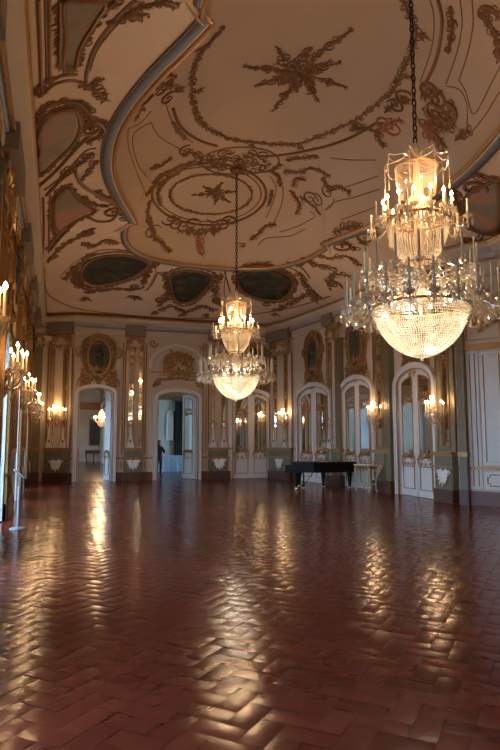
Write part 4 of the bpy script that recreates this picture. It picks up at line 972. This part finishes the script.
# ------------------------------------------------------------------ chandeliers
def bowl_r(z, R0, H): t = max(0.0, min(1.0, 1 - z / H)); return R0 * max(0.0, 1 - t ** 1.8) ** (1 / 1.8)
def bead_chain(mb, p, q, dip, r=0.009, step=0.024):
    p, q = Vector(p), Vector(q); n = max(3, int(((q - p).length + 2 * dip * 0.8) / step))
    for i in range(n + 1):
        t = i / n; c = p + (q - p) * t - Vector((0, 0, dip * 4 * t * (1 - t))); mb.bead(c, r)
def pendant_mesh(L=0.09, r=0.017):
    b = MB().lathe([(0, 0), (0.006, -0.01), (r * .5, -L * .35), (r, -L * .72), (r * .6, -L * .92), (0, -L)], n=6); b.bead((0, 0, 0.012), 0.011); return b
def flame_mesh(r=0.02, h=0.075): return MB().lathe([(0, 0), (r * .75, h * .15), (r, h * .38), (r * .6, h * .72), (0, h)], n=8)
def make_chandelier(label, loc, top):
    t = thing('chandelier', label, 'chandelier', loc)
    # chain: alternating links up to the ceiling
    b = MB(); z = 3.22; i = 0; L = 0.13
    while z < top - loc[2]:
        pts = [((0.03 * math.cos(2 * PI * k / 10)) * (1 if i % 2 == 0 else 0), (0.03 * math.cos(2 * PI * k / 10)) * (i % 2), z + L / 2 + (L / 2) * math.sin(2 * PI * k / 10)) for k in range(10)]
        b.tube(pts, 0.012, 5, True); z += L - 0.03; i += 1
    b.build('chain', 'chain', t)
    MB().lathe([(0.02, 0), (0.16, 0.02), (0.2, 0.06), (0.08, 0.16), (0.02, 0.2)], (0, 0, top - loc[2] - 0.14), 12).build('ceiling_hook', 'giltdark', t)
    MB().lathe([(0.01, 0.6), (0.03, 0.7), (0.03, 0.8), (0.12, 0.95), (0.16, 1.1), (0.08, 1.3), (0.05, 1.5), (0.09, 1.7), (0.05, 1.9), (0.04, 2.3), (0.09, 2.5), (0.05, 2.7), (0.04, 3.0), (0.07, 3.12), (0.03, 3.24)], n=12).build('stem', 'crystal', t, True)
    # bowl
    R0, H = 0.655, 0.68
    prof = [(bowl_r(H * (i / 14) ** 1.6, R0, H) - 0.02 if i else 0.0, H * (i / 14) ** 1.6 + 0.015) for i in range(15)]
    sh = MB()
    for k in range(12): a = 2 * PI * k / 12; sh.tube([(r * math.cos(a), r * math.sin(a), z) for r, z in prof], 0.005, 5)
    sh.build('bowl_ribs', 'gilt', t)
    b = MB(); s = 0.0; z = 0.012; pr = 0
    while z < H:
        r = bowl_r(z, R0, H); n = max(6, int(2 * PI * r / 0.034))
        for k in range(n): a = 2 * PI * (k + 0.5 * (pr % 2)) / n; b.bead((r * math.cos(a), r * math.sin(a), z), 0.0165)
        dz = 0.004
        while math.hypot(bowl_r(z + dz, R0, H) - r, dz) < 0.036: dz += 0.002
        z += dz; pr += 1
    o = b.build('bowl_beads', 'beads', t); o['kind'] = 'stuff'
    b = MB()
    for i in range(5):
        r = R0 + 0.035 * math.sin(PI * (i + 0.5) / 5); n = int(2 * PI * r / 0.034)
        for k in range(n): a = 2 * PI * (k + .5 * (i % 2)) / n; b.bead((r * math.cos(a), r * math.sin(a), 0.60 + 0.026 * i), 0.016)
    o = b.build('rim_beads', 'beads', t); o['kind'] = 'stuff'
    b = MB(); n = 40
    for z_ in (0.74,): b.tube([(R0 * math.cos(2 * PI * k / n), R0 * math.sin(2 * PI * k / n), z_) for k in range(n)], 0.022, 6, True)
    for k in range(8): a = 2 * PI * k / 8; b.tube([(R0 * math.cos(a), R0 * math.sin(a), .74), (0.3 * math.cos(a), 0.3 * math.sin(a), .90), (0.05 * math.cos(a), 0.05 * math.sin(a), 1.05)], 0.014, 5)
    b.build('bowl_ring', 'gilt', t)
    MB().lathe([(0, -0.06), (0.02, -0.045), (0.025, -0.02), (0.012, 0.0), (0, 0.01)], n=8).build('finial', 'beads', t)
    fl = None
    for k in range(10):
        a = 2 * PI * k / 10
        if fl is None:
            fl = flame_mesh(0.028, 0.10).build('bulb', 'bulb', t); fl.location = (0.42 * math.cos(a), 0.42 * math.sin(a), 0.78)
        else: dup(fl, t, (0.42 * math.cos(a), 0.42 * math.sin(a), 0.78))
    for k in range(3): lamp('bowl_lamp', t, (0.27 * math.cos(2.1 * k), 0.27 * math.sin(2.1 * k), 0.48), K_BOWL / 3, 0.09, (1.0, 0.83, 0.62))
    # lower tier arms: outer and inner rings of tall unlit candles
    def arm(Rr, zc, r_in, z_in, hc, npend):
        a = MB(); P = smooth_path([(r_in, 0, z_in), (r_in + (Rr - r_in) * .35, 0, z_in + 0.06), (r_in + (Rr - r_in) * .72, 0, zc - 0.02), (Rr, 0, zc - 0.08), (Rr, 0, zc)], 5)
        a.tube(P, 0.012, 6)
        scroll(a, (r_in + (Rr - r_in) * .55, 0, z_in - 0.02), (1, 0, 0), (0, 0, 1), 0.09, 0, 1.2, 0.012)
        o = a.build('arm', 'glassarm', t)
        c = MB().lathe([(0.012, -0.03), (0.03, -0.02), (0.075, 0.02), (0.085, 0.045), (0.07, 0.035), (0.025, 0.0), (0.022, 0.05), (0.03, 0.06), (0.012, 0.062)], (Rr, 0, zc), 10); c.build('drip_cup', 'crystal', o)
        MB().lathe([(0.017, 0), (0.016, hc * .9), (0.014, hc), (0.004, hc + 0.006)], (Rr, 0, zc + 0.05), 8).build('candle', 'tallow', o)
        for i in range(npend):
            an = 2 * PI * i / npend; pm = pendant_mesh(0.11 if i % 2 else 0.15, 0.018).build('pendant', 'crystal', o); pm.location = (Rr + 0.075 * math.cos(an), 0.075 * math.sin(an), zc + 0.005)
        return o
    o = arm(1.08, 0.70, 0.6, 0.80, 0.42, 4)
    for k in range(1, 22): dup(o, t, rz=2 * PI * k / 22)
    o = arm(0.80, 1.20, 0.25, 1.10, 0.38, 3)
    for k in range(1, 16): dup(o, t, rz=2 * PI * (k + 0.5) / 16)
    b = MB()
    for k in range(22):
        a0, a1 = 2 * PI * k / 22, 2 * PI * (k + 1) / 22
        bead_chain(b, (1.08 * math.cos(a0), 1.08 * math.sin(a0), .70), (1.08 * math.cos(a1), 1.08 * math.sin(a1), .70), 0.16)
        bead_chain(b, (1.08 * math.cos(a0), 1.08 * math.sin(a0), .66), (0.70 * math.cos(a0), 0.70 * math.sin(a0), .70), 0.20)
        p = ((1.08 + .05) * math.cos((a0 + a1) / 2), (1.13) * math.sin((a0 + a1) / 2), .52)
        bead_chain(b, (1.08 * math.cos(a0), 1.08 * math.sin(a0), .68), p, 0.02, 0.008)
    for k in range(16):
        a0, a1 = 2 * PI * (k + .5) / 16, 2 * PI * (k + 1.5) / 16
        bead_chain(b, (.8 * math.cos(a0), .8 * math.sin(a0), 1.20), (.8 * math.cos(a1), .8 * math.sin(a1), 1.20), 0.13)
        bead_chain(b, (.8 * math.cos(a0), .8 * math.sin(a0), 1.20), (.35 * math.cos(a0), .35 * math.sin(a0), 1.5), 0.12)
    R = random.Random(9)
    for k in range(260):                                    # loose festoon of cut drops round the stem
        a = R.uniform(0, 2 * PI); r = R.uniform(.25, .72); z = R.uniform(0.88, 1.22); b.bead((r * math.cos(a), r * math.sin(a), z), R.uniform(.012, .024), R.uniform(.02, .05))
    o = b.build('bead_swags', 'crystal', t); o['kind'] = 'stuff'
    # middle tier: bead basket under a gilt ring of lit candles
    b = MB(); n = 48; b.tube([(0.44 * math.cos(2 * PI * k / n), 0.44 * math.sin(2 * PI * k / n), 2.05) for k in range(n)], 0.024, 6, True)
    MB().tube([(0.2 * math.cos(2 * PI * k / 24), 0.2 * math.sin(2 * PI * k / 24), 1.40) for k in range(24)], 0.014, 6, True).build('basket_ring', 'gilt', t)
    for k in range(6): a = PI * k / 3; b.tube([(0.44 * math.cos(a), .44 * math.sin(a), 2.05), (0.04 * math.cos(a), .04 * math.sin(a), 2.05)], 0.012, 5)
    b.build('tier_ring', 'gilt', t)
    b = MB()
    for k in range(60):
        a = 2 * PI * k / 60
        for i in range(32):
            u = i / 31; r = 0.43 - 0.23 * u ** 2.06 + 0.01 * math.sin(PI * u); b.bead((r * math.cos(a), r * math.sin(a), 2.02 - 0.62 * u), 0.0115)
    for k in range(44):
        a = 2 * PI * k / 44
        for i in range(14): u = i / 13; b.bead((0.44 * math.cos(a), .44 * math.sin(a), 2.02 - 0.02 - 0.16 * u), 0.012)
    for k in range(36):                                     # little dome of beads above the ring
        a = 2 * PI * k / 36
        for i in range(20): u = i / 19; r = 0.24 * math.sin(PI / 2 * (1 - 0.8 * u)); b.bead((r * math.cos(a), r * math.sin(a), 2.06 + 0.38 * u), 0.012)
    o = b.build('tier_beads', 'beads', t); o['kind'] = 'stuff'
    def lit(Rr, zc, hc):
        a = MB().tube(smooth_path([(0.40, 0, 2.05), (Rr * .85 + .06, 0, 1.96), (Rr, 0, 2.02), (Rr, 0, zc)], 4), 0.012, 6); o = a.build('candle_arm', 'glassarm', t)
        MB().lathe([(0.012, -0.03), (0.06, 0.01), (0.07, 0.03), (0.02, 0.0), (0.022, 0.05), (0.01, 0.052)], (Rr, 0, zc), 10).build('drip_cup', 'crystal', o)
        MB().lathe([(0.016, 0), (0.015, hc), (0.004, hc + .005)], (Rr, 0, zc + .04), 8).build('candle', 'wax', o)
        f_ = flame_mesh(0.022, 0.085).build('flame', 'flame', o); f_.location = (Rr, 0, zc + hc + 0.05)
        for i in range(3): an = 2 * PI * i / 3; pm = pendant_mesh(0.10, 0.014).build('pendant', 'crystal', o); pm.location = (Rr + 0.06 * math.cos(an), 0.06 * math.sin(an), zc)
        return o
    o = lit(0.50, 2.10, 0.16)
    for k in range(1, 14): dup(o, t, rz=2 * PI * k / 14)
    # outer unlit ring of the middle tier
    a_ = MB().tube(smooth_path([(0.42, 0, 2.03), (0.58, 0, 1.86), (0.68, 0, 1.90), (0.70, 0, 1.98)], 4), 0.012, 6); o = a_.build('long_arm', 'glassarm', t)
    MB().lathe([(0.012, -0.03), (0.06, 0.01), (0.07, 0.03), (0.02, 0.0), (0.01, 0.052)], (.70, 0, 1.98), 10).build('drip_cup', 'crystal', o)
    MB().lathe([(0.016, 0), (0.015, .24), (0.004, .245)], (.70, 0, 2.01), 8).build('candle', 'tallow', o)
    for i in range(4): an = 2 * PI * i / 4; pm = pendant_mesh(0.14, 0.016).build('pendant', 'crystal', o); pm.location = (.70 + 0.06 * math.cos(an), 0.06 * math.sin(an), 1.98)
    for k in range(1, 8): dup(o, t, rz=2 * PI * k / 8)
    for k in range(3): lamp('tier_lamp', t, (0.5 * math.cos(2 * PI * k / 3 + .4), 0.5 * math.sin(2 * PI * k / 3 + .4), 2.42), K_TIER / 3, 0.06)
    # crown
    b = MB(); n = 36; b.tube([(0.30 * math.cos(2 * PI * k / n), 0.30 * math.sin(2 * PI * k / n), 2.87) for k in range(n)], 0.018, 6, True)
    for k in range(6): a = PI * k / 3; b.tube([(0.30 * math.cos(a), .30 * math.sin(a), 2.87), (0.03 * math.cos(a), .03 * math.sin(a), 2.95)], 0.01, 5)
    b.build('crown_ring', 'gilt', t)
    b = MB()
    for k in range(60):
        a = 2 * PI * k / 60
        for i in range(18): u = i / 17; r = 0.31 + 0.0 * u - 0.04 * u; b.bead((r * math.cos(a), r * math.sin(a), 2.85 - 0.40 * u), 0.0105)
        for i in range(8): u = i / 7; r = 0.30 - 0.22 * u; b.bead((r * math.cos(a), r * math.sin(a), 2.89 + 0.07 * u), 0.010)
    o = b.build('crown_beads', 'crystal_dimmed', t); o['kind'] = 'stuff'
    a_ = MB().tube(smooth_path([(0.05, 0, 2.98), (0.2, 0, 3.05), (0.36, 0, 3.01), (0.45, 0, 3.01), (0.47, 0, 2.95)], 4), 0.007, 6); o = a_.build('crown_arm', 'glassarm', t)
    pm = pendant_mesh(0.16, 0.016).build('pendant', 'crystal', o); pm.location = (.47, 0, 2.60)
    q = MB(); bead_chain(q, (.47, 0, 2.95), (.47, 0, 2.62), 0, 0.009, 0.022); q.build('bead_string', 'crystal', o)
    for k in range(1, 8): dup(o, t, rz=2 * PI * k / 8)
    b = MB()
    for k in range(8): a0, a1 = 2 * PI * k / 8, 2 * PI * (k + 1) / 8; bead_chain(b, (.47 * math.cos(a0), .47 * math.sin(a0), 2.95), (.47 * math.cos(a1), .47 * math.sin(a1), 2.95), 0.12, 0.0095)
    o = b.build('crown_swags', 'crystal', t); o['kind'] = 'stuff'
    return t
q = BVH.ray_cast(Vector((5, 7.4, 3)), Vector((0, 0, 1)))[0]
ch1 = make_chandelier('large crystal chandelier with glowing bead bowl, nearer and bigger of the two', (5.0, 7.4, 2.90), q.z)
q2 = BVH.ray_cast(Vector((5, 16.8, 3)), Vector((0, 0, 1)))[0]
ch2 = dup(ch1, None, (5.0, 16.8, 2.90)); ch2['label'] = 'crystal chandelier with glowing bead bowl, farther and smaller of the two'
for c_ in ch2.children:
    if c_.name.startswith('chain'): c_.location.z = 0.0
    if c_.name.startswith('ceiling_hook'): c_.location.z = q2.z - q.z

# far room chandelier, small in the picture
t = thing('chandelier', 'small lit chandelier hanging in the room beyond the left doorway', 'chandelier', (0, 0, 0))
pc = fr(101.5, 420, 40.0); t.location = (pc.x, 40.0, pc.z - 0.45)
b = MB().tube([(0, 0, 1.1), (0, 0, 6.0 - t.location.z)], 0.02, 6); b.build('chain', 'chain', t)
MB().lathe([(0.02, 0), (0.2, 0.08), (0.32, 0.3), (0.1, 0.5), (0.18, 0.7), (0.22, 0.85), (0.05, 1.1)], n=14).build('body', 'beads', t)
a_ = MB().tube([(0.1, 0, .4), (.3, 0, .28), (.45, 0, .42)], 0.02, 5).build('arm', 'glassarm', t)
MB().lathe([(0.02, 0), (0.02, .14), (.005, .145)], (.45, 0, .42), 6).build('candle', 'wax', a_); f_ = flame_mesh(0.04, 0.14).build('flame', 'flame', a_); f_.location = (.45, 0, .57)
for k in range(1, 10): dup(a_, t, rz=2 * PI * k / 10)
lamp('far_lamp', t, (0, 0, 1.35), 230, 0.2)

# ------------------------------------------------------------------ wall sconces
def make_sconce(label, loc, rz, scale=1.0):
    t = thing('wall_sconce', label, 'sconce', loc, rz, 'lit crystal wall sconces')
    b = MB(); rocaille(b, 0, 0.12, 0.26, 0.5, -0.03, 77, 14, 0.015); b.prism([(-0.05, -0.15), (0.05, -0.15), (0.07, 0.15), (0, 0.3), (-0.07, 0.15)], -0.03, -0.0); b.build('backplate', 'gilt', t)
    proto = None
    for k, (an, Rr, zc) in enumerate([(-1.25, .34, .26), (-0.65, .36, .26), (0, .40, .26), (0.65, .36, .26), (1.25, .34, .26), (-.35, .2, .40), (.35, .2, .40)]):
        if k in (0, 5):
            a = MB().tube(smooth_path([(0, -0.03, 0.05), (0, -Rr * .4, -0.02), (0, -Rr * .85, 0.06), (0, -Rr, zc - .1), (0, -Rr, zc)], 4), 0.012, 6); o = a.build('arm', 'glassarm', t)
            MB().lathe([(0.012, -0.03), (0.055, 0.01), (0.065, 0.03), (0.02, 0.0), (0.01, 0.05)], (0, -Rr, zc), 8).build('drip_cup', 'crystal', o)
            MB().lathe([(0.015, 0), (0.014, .26), (0.004, .265)], (0, -Rr, zc + .03), 8).build('candle', 'wax', o)
            f_ = flame_mesh(0.024, 0.085).build('flame', 'flame', o); f_.location = (0, -Rr, zc + .295)
            for i in range(3): aa = 2 * PI * i / 3; pm = pendant_mesh(0.11, 0.015).build('pendant', 'crystal', o); pm.location = (0.055 * math.cos(aa), -Rr + 0.055 * math.sin(aa), zc)
            o.rotation_euler = (0, 0, an); proto = (o, Rr)
        else:
            d = dup(proto[0], t, rz=an)
    b = MB()
    A = [(-1.25, .34), (-.65, .35), (0, .36), (.65, .35), (1.25, .34)]
    P = [(r * math.sin(a), -r * math.cos(a), .26) for a, r in A]
    for p, q_ in zip(P, P[1:]): bead_chain(b, p, q_, 0.14, 0.009)
    for p in P: bead_chain(b, p, (0, -0.05, 0.42), 0.12, 0.008); bead_chain(b, p, (0, -0.12, -0.16), 0.05, 0.008)
    b.bead((0, -0.12, -0.19), .03, .06); o = b.build('bead_swags', 'crystal', t); o['kind'] = 'stuff'
    lamp('sconce_lamp', t, (0, -0.30, 0.63), K_SCONCE, 0.08)
    return t
SC0 = make_sconce('lit crystal sconce on the olive pilaster nearest the white panelled wall', F_F.at(F_F.px(444.5, 402), 0.22)[:2] + (2.22,), F_F.rz)
def sconce(label, F, u, off, z):
    s = dup(SC0, None, F.at(u, off)[:2] + (z,), F.rz); s['label'] = label; return s
sconce('lit crystal sconce above the gilt console table', F_E, F_E.px(380.5, 405), 0.12, 2.28)
sconce('lit crystal sconce between the paired mirror strips behind the piano keyboard', F_C, F_C.px(288, 405), 0.1, 2.36)
sconce('lit crystal sconce left of the left open doorway in the far corner', F_CORNER, F_CORNER.px(58.5, 405), 0.1, 2.45)
for i, lb in enumerate(['lit crystal sconce on the left wall, nearest and cut by the picture edge', 'second lit sconce from the camera on the left wall', 'lit sconce on the left wall beyond the stanchion, third from the camera',
                        'fourth lit sconce from the camera on the left wall', 'last lit sconce on the left wall next to the far corner']):
    sconce(lb, F_L, PIER[i + 1] + 3, 0.16, 2.58)

# ------------------------------------------------------------------ grand piano
P0 = Vector((7.95, 19.8)); P1 = Vector((9.93, 18.76)); ax = (P1 - P0); LP = ax.length; prz = math.atan2(ax.y, ax.x)
t = thing('grand_piano', 'black grand piano with closed lid standing before the back wall', 'piano', (P0.x, P0.y, 0), prz)
def case_outline(ins=0.0, dy=0.0):
    W_ = 1.32
    side = [(0.0, 0.0), (0.75, 0.0), (1.05, 0.06), (1.35, 0.24), (LP * 0.72, 0.46), (LP * 0.84, 0.60), (LP * 0.94, 0.72), (LP - 0.03, 0.84), (LP, 0.98), (LP - 0.05, 1.18), (LP - 0.22, W_), (1.2, W_), (0.0, W_)]
    c = Vector((LP / 2, W_ / 2 + 0.1))
    return [((x - c.x) * (1 - ins) + c.x, (y - c.y) * (1 - ins) + c.y) for x, y in side]
def slab(pts, z0, z1):
    n = len(pts); b = MB(); b.add([(x, y, z0) for x, y in pts] + [(x, y, z1) for x, y in pts], [tuple(range(n - 1, -1, -1)), tuple(range(n, 2 * n))] + [(i, (i + 1) % n, n + (i + 1) % n, n + i) for i in range(n)]); return b
slab([p for p in case_outline() if True], 0.60, 0.93).build('case', 'black', t)
slab(case_outline(-0.012), 0.93, 0.965).build('lid', 'black', t)
MB().box(-0.24, 0.0, 0.0, 1.32, 0.60, 0.70).build('keybed', 'black', t)
MB().box(-0.24, 0.02, 0.0, 0.06, 0.70, 0.86).build('key_cheek', 'black', t); MB().box(-0.24, 0.02, 1.26, 1.32, 0.70, 0.86).build('key_cheek', 'black', t)
MB().box(-0.10, 0.0, 0.06, 1.26, 0.70, 0.88).build('fallboard', 'black', t)
MB().box(-0.23, -0.10, 0.08, 1.24, 0.70, 0.735).build('keyboard', 'ivory', t)
lp = None
for lx, ly in ((0.14, 0.14), (0.14, 1.18), (LP - 0.26, 1.0), (1.02, 1.2)):
    if lp is None:
        lp = MB().lathe([(0.05, 0.07), (0.045, 0.12), (0.05, 0.16), (0.075, 0.4), (0.10, 0.54), (0.10, 0.6), (0.02, 0.61)], n=8).build('leg', 'black', t)
        MB().lathe([(0.01, 0.0), (0.035, 0.0), (0.045, 0.03), (0.04, 0.07), (0.01, 0.075)], n=8).build('castor', 'brass', lp); lp.location = (lx, ly, 0)
    else: dup(lp, t, (lx, ly, 0))
b = MB(); b.box(0.32, 0.36, 0.6, 0.63, 0.12, 0.6); b.box(0.32, 0.36, 0.79, 0.82, 0.12, 0.6); b.box(0.28, 0.40, 0.56, 0.86, 0.08, 0.14); b.tube([(0.36, .71, .12), (0.7, .71, .6)], 0.01, 5); b.build('pedal_lyre', 'black', t)
b = MB()
for i in range(3): b.box(0.18, 0.30, 0.62 + 0.08 * i, 0.65 + 0.08 * i, 0.07, 0.085)
b.build('pedals', 'brass', t)
o = MB().box(-0.16, 0.16, -0.11, 0.11, 0.0, 0.012).build('sheet_music', 'paper', None); tag(o, 'white sheet of paper lying on the closed piano lid', 'paper'); o.location = (P0.x + (P1 - P0).x * .52 - .3 * math.sin(prz), P0.y + (P1 - P0).y * .52 + .45 * math.cos(prz) , 0.9655); o.rotation_euler = (0, 0, prz + .2)

# ------------------------------------------------------------------ gilt console table
cu = F_E.px(379, 470); tp = F_E.at(cu, 0.53)
t = thing('console_table', 'small gilt console table with crossed stretcher in front of the olive mirror pilaster', 'table', tp, F_E.rz)
MB().box(-0.46, 0.46, -0.2, 0.2, 0.86, 0.90).build('table_top', 'white', t)
b = MB().box(-0.42, 0.42, -0.17, 0.17, 0.76, 0.86)
for sx in (-0.24, 0.0, 0.24): rocaille(b, sx, 0.78, 0.26, 0.18, -0.18, 5, 8, 0.012)
b.build('apron', 'gilt', t)
for sx in (-1, 1):
    for sy in (-1, 1):
        q_ = MB().tube(smooth_path([(sx * .40, sy * .15, .78), (sx * .42, sy * .16, .6), (sx * .36, sy * .14, .3), (sx * .37, sy * .145, .1), (sx * .40, sy * .16, 0.0)], 4), [0.04] * 3 + [0.032] * 4 + [0.024] * 5 + [0.022] * 3 + [0.034] * 2, 8); q_.build('leg', 'giltlight', t)
b = MB()
for sx in (-1, 1): b.tube(smooth_path([(sx * .36, -.14, .28), (sx * .15, -.03, .18), (0, 0, .16), (-sx * .15, .03, .18), (-sx * .36, .14, .28)], 4), 0.016, 6)
b.lathe([(0, 0), (0.05, .02), (0.03, .08), (0.05, .12), (0, .16)], (0, 0, .16), 8); b.build('stretcher', 'giltlight', t)

# ------------------------------------------------------------------ stanchion with sign
sp = CAM + ray(18.0, 529) * (EYE / -ray(18.0, 529).z)
t = thing('sign_stanchion', 'grey floor stand with a tilted sign plate beside the left window shutter', 'sign stand', (sp.x, sp.y, 0), 0.35)
MB().lathe([(0.01, 0.0), (0.16, 0.0), (0.16, 0.015), (0.13, 0.03), (0.03, 0.04)], n=24).build('base', 'steel', t)
MB().lathe([(0.033, 0.03), (0.033, 0.80), (0.028, 0.81), (0.0, 0.812)], n=12).build('post', 'steel', t)
b = MB().tube([(0.012, 0, .8), (0.012, 0, 1.06)], 0.007, 6); b.tube([(-0.012, 0, .8), (-0.012, 0, 1.0)], 0.007, 6); b.build('rod', 'steel', t)
o = MB().box(-0.14, 0.14, -0.11, 0.11, -0.006, 0.006).build('sign_plate', 'steel', t); o.location = (0.0, 0, 1.05); o.rotation_euler = (0.0, 0.7, 0)

# ------------------------------------------------------------------ visitor in the middle room
def visitor(loc, rz):
    me = bpy.data.meshes.new('person'); J = {}
    V = [('pelvis', (0, 0, .93), .15), ('waist', (0, 0, 1.08), .13), ('chest', (0, -.01, 1.28), .155), ('neck', (0, 0, 1.46), .06), ('jaw', (0, -.02, 1.54), .075), ('head', (0, 0, 1.63), .095), ('crown', (0, .01, 1.70), .06),
         ('hl', (.09, 0, .88), .095), ('kl', (.10, -.02, .50), .06), ('al', (.10, .02, .09), .045), ('tl', (.11, -.14, .03), .035),
         ('hr', (-.09, 0, .88), .095), ('kr', (-.10, .0, .50), .06), ('ar', (-.10, .05, .09), .045), ('tr', (-.11, -.11, .03), .035),
         ('sl', (.19, 0, 1.38), .065), ('el', (.25, -.06, 1.12), .045), ('wl', (.14, -.26, 1.22), .032), ('pl', (.08, -.33, 1.28), .04),
         ('sr', (-.19, 0, 1.38), .065), ('er', (-.25, -.06, 1.12), .045), ('wr', (-.14, -.26, 1.22), .032), ('pr', (-.08, -.33, 1.28), .04)]
    for i, v in enumerate(V): J[v[0]] = i
    E_ = [('pelvis', 'waist'), ('waist', 'chest'), ('chest', 'neck'), ('neck', 'jaw'), ('jaw', 'head'), ('head', 'crown'), ('pelvis', 'hl'), ('hl', 'kl'), ('kl', 'al'), ('al', 'tl'), ('pelvis', 'hr'), ('hr', 'kr'), ('kr', 'ar'), ('ar', 'tr'), ('chest', 'sl'), ('sl', 'el'), ('el', 'wl'), ('wl', 'pl'), ('chest', 'sr'), ('sr', 'er'), ('er', 'wr'), ('wr', 'pr')]
    # five short fingers each side, curled round a small camera
    for s_, w_ in ((1, 'pl'), (-1, 'pr')):
        bx, by, bz = V[J[w_]][1]
        for k in range(5):
            nm = w_ + str(k); L_ = (.055, .07, .078, .072, .056)[k]; q0 = (bx - s_ * .01, by - .03, bz + .035 - .018 * k) if k else (bx, by + .0, bz + .04)
            V.append((nm + 'a', q0, .011)); J[nm + 'a'] = len(V) - 1; V.append((nm + 'b', (q0[0] - s_ * L_ * .6, q0[1] - .02, q0[2] + (.02 if k == 0 else 0)), .009)); J[nm + 'b'] = len(V) - 1
            E_ += [(w_, nm + 'a'), (nm + 'a', nm + 'b')]
    me.from_pydata([v[1] for v in V], [(J[a], J[b_]) for a, b_ in E_], []); me.update()
    o = bpy.data.objects.new('person', me); COL.objects.link(o)
    bm = bmesh.new(); bm.from_mesh(me); bm.verts.layers.skin.verify(); bm.to_mesh(me); bm.free()
    sk = o.modifiers.new('skin', 'SKIN')
    for i, v in enumerate(V): me.skin_vertices[0].data[i].radius = (v[2], v[2]); me.skin_vertices[0].data[i].use_root = (i == 0)
    ss = o.modifiers.new('smooth', 'SUBSURF'); ss.levels = 1; ss.render_levels = 2
    me.materials.append(M['cloth']); o.location = loc; o.rotation_euler = (0, 0, rz)
    tag(o, 'person in dark clothes standing just inside the middle doorway, at its left edge', 'person')
    MB().lathe([(0.02, 1.735), (0.07, 1.72), (0.105, 1.66), (0.108, 1.60), (0.098, 1.54), (0.09, 1.56), (0.02, 1.70)], (0, 0.02, 0), 14).build('hair', 'hair', o, True)
    f_ = MB().lathe([(0.0, 1.49), (0.05, 1.50), (0.07, 1.55), (0.082, 1.61), (0.075, 1.66), (0.0, 1.70)], (0, -0.028, 0), 14); f_.bead((0, -.115, 1.59), .014, .022)
    f_.build('face', 'skin', o, True)
    return o
pv = fr(159.0, 455, 29.0); visitor((pv.x, 29.0, -0.004), 0.4)
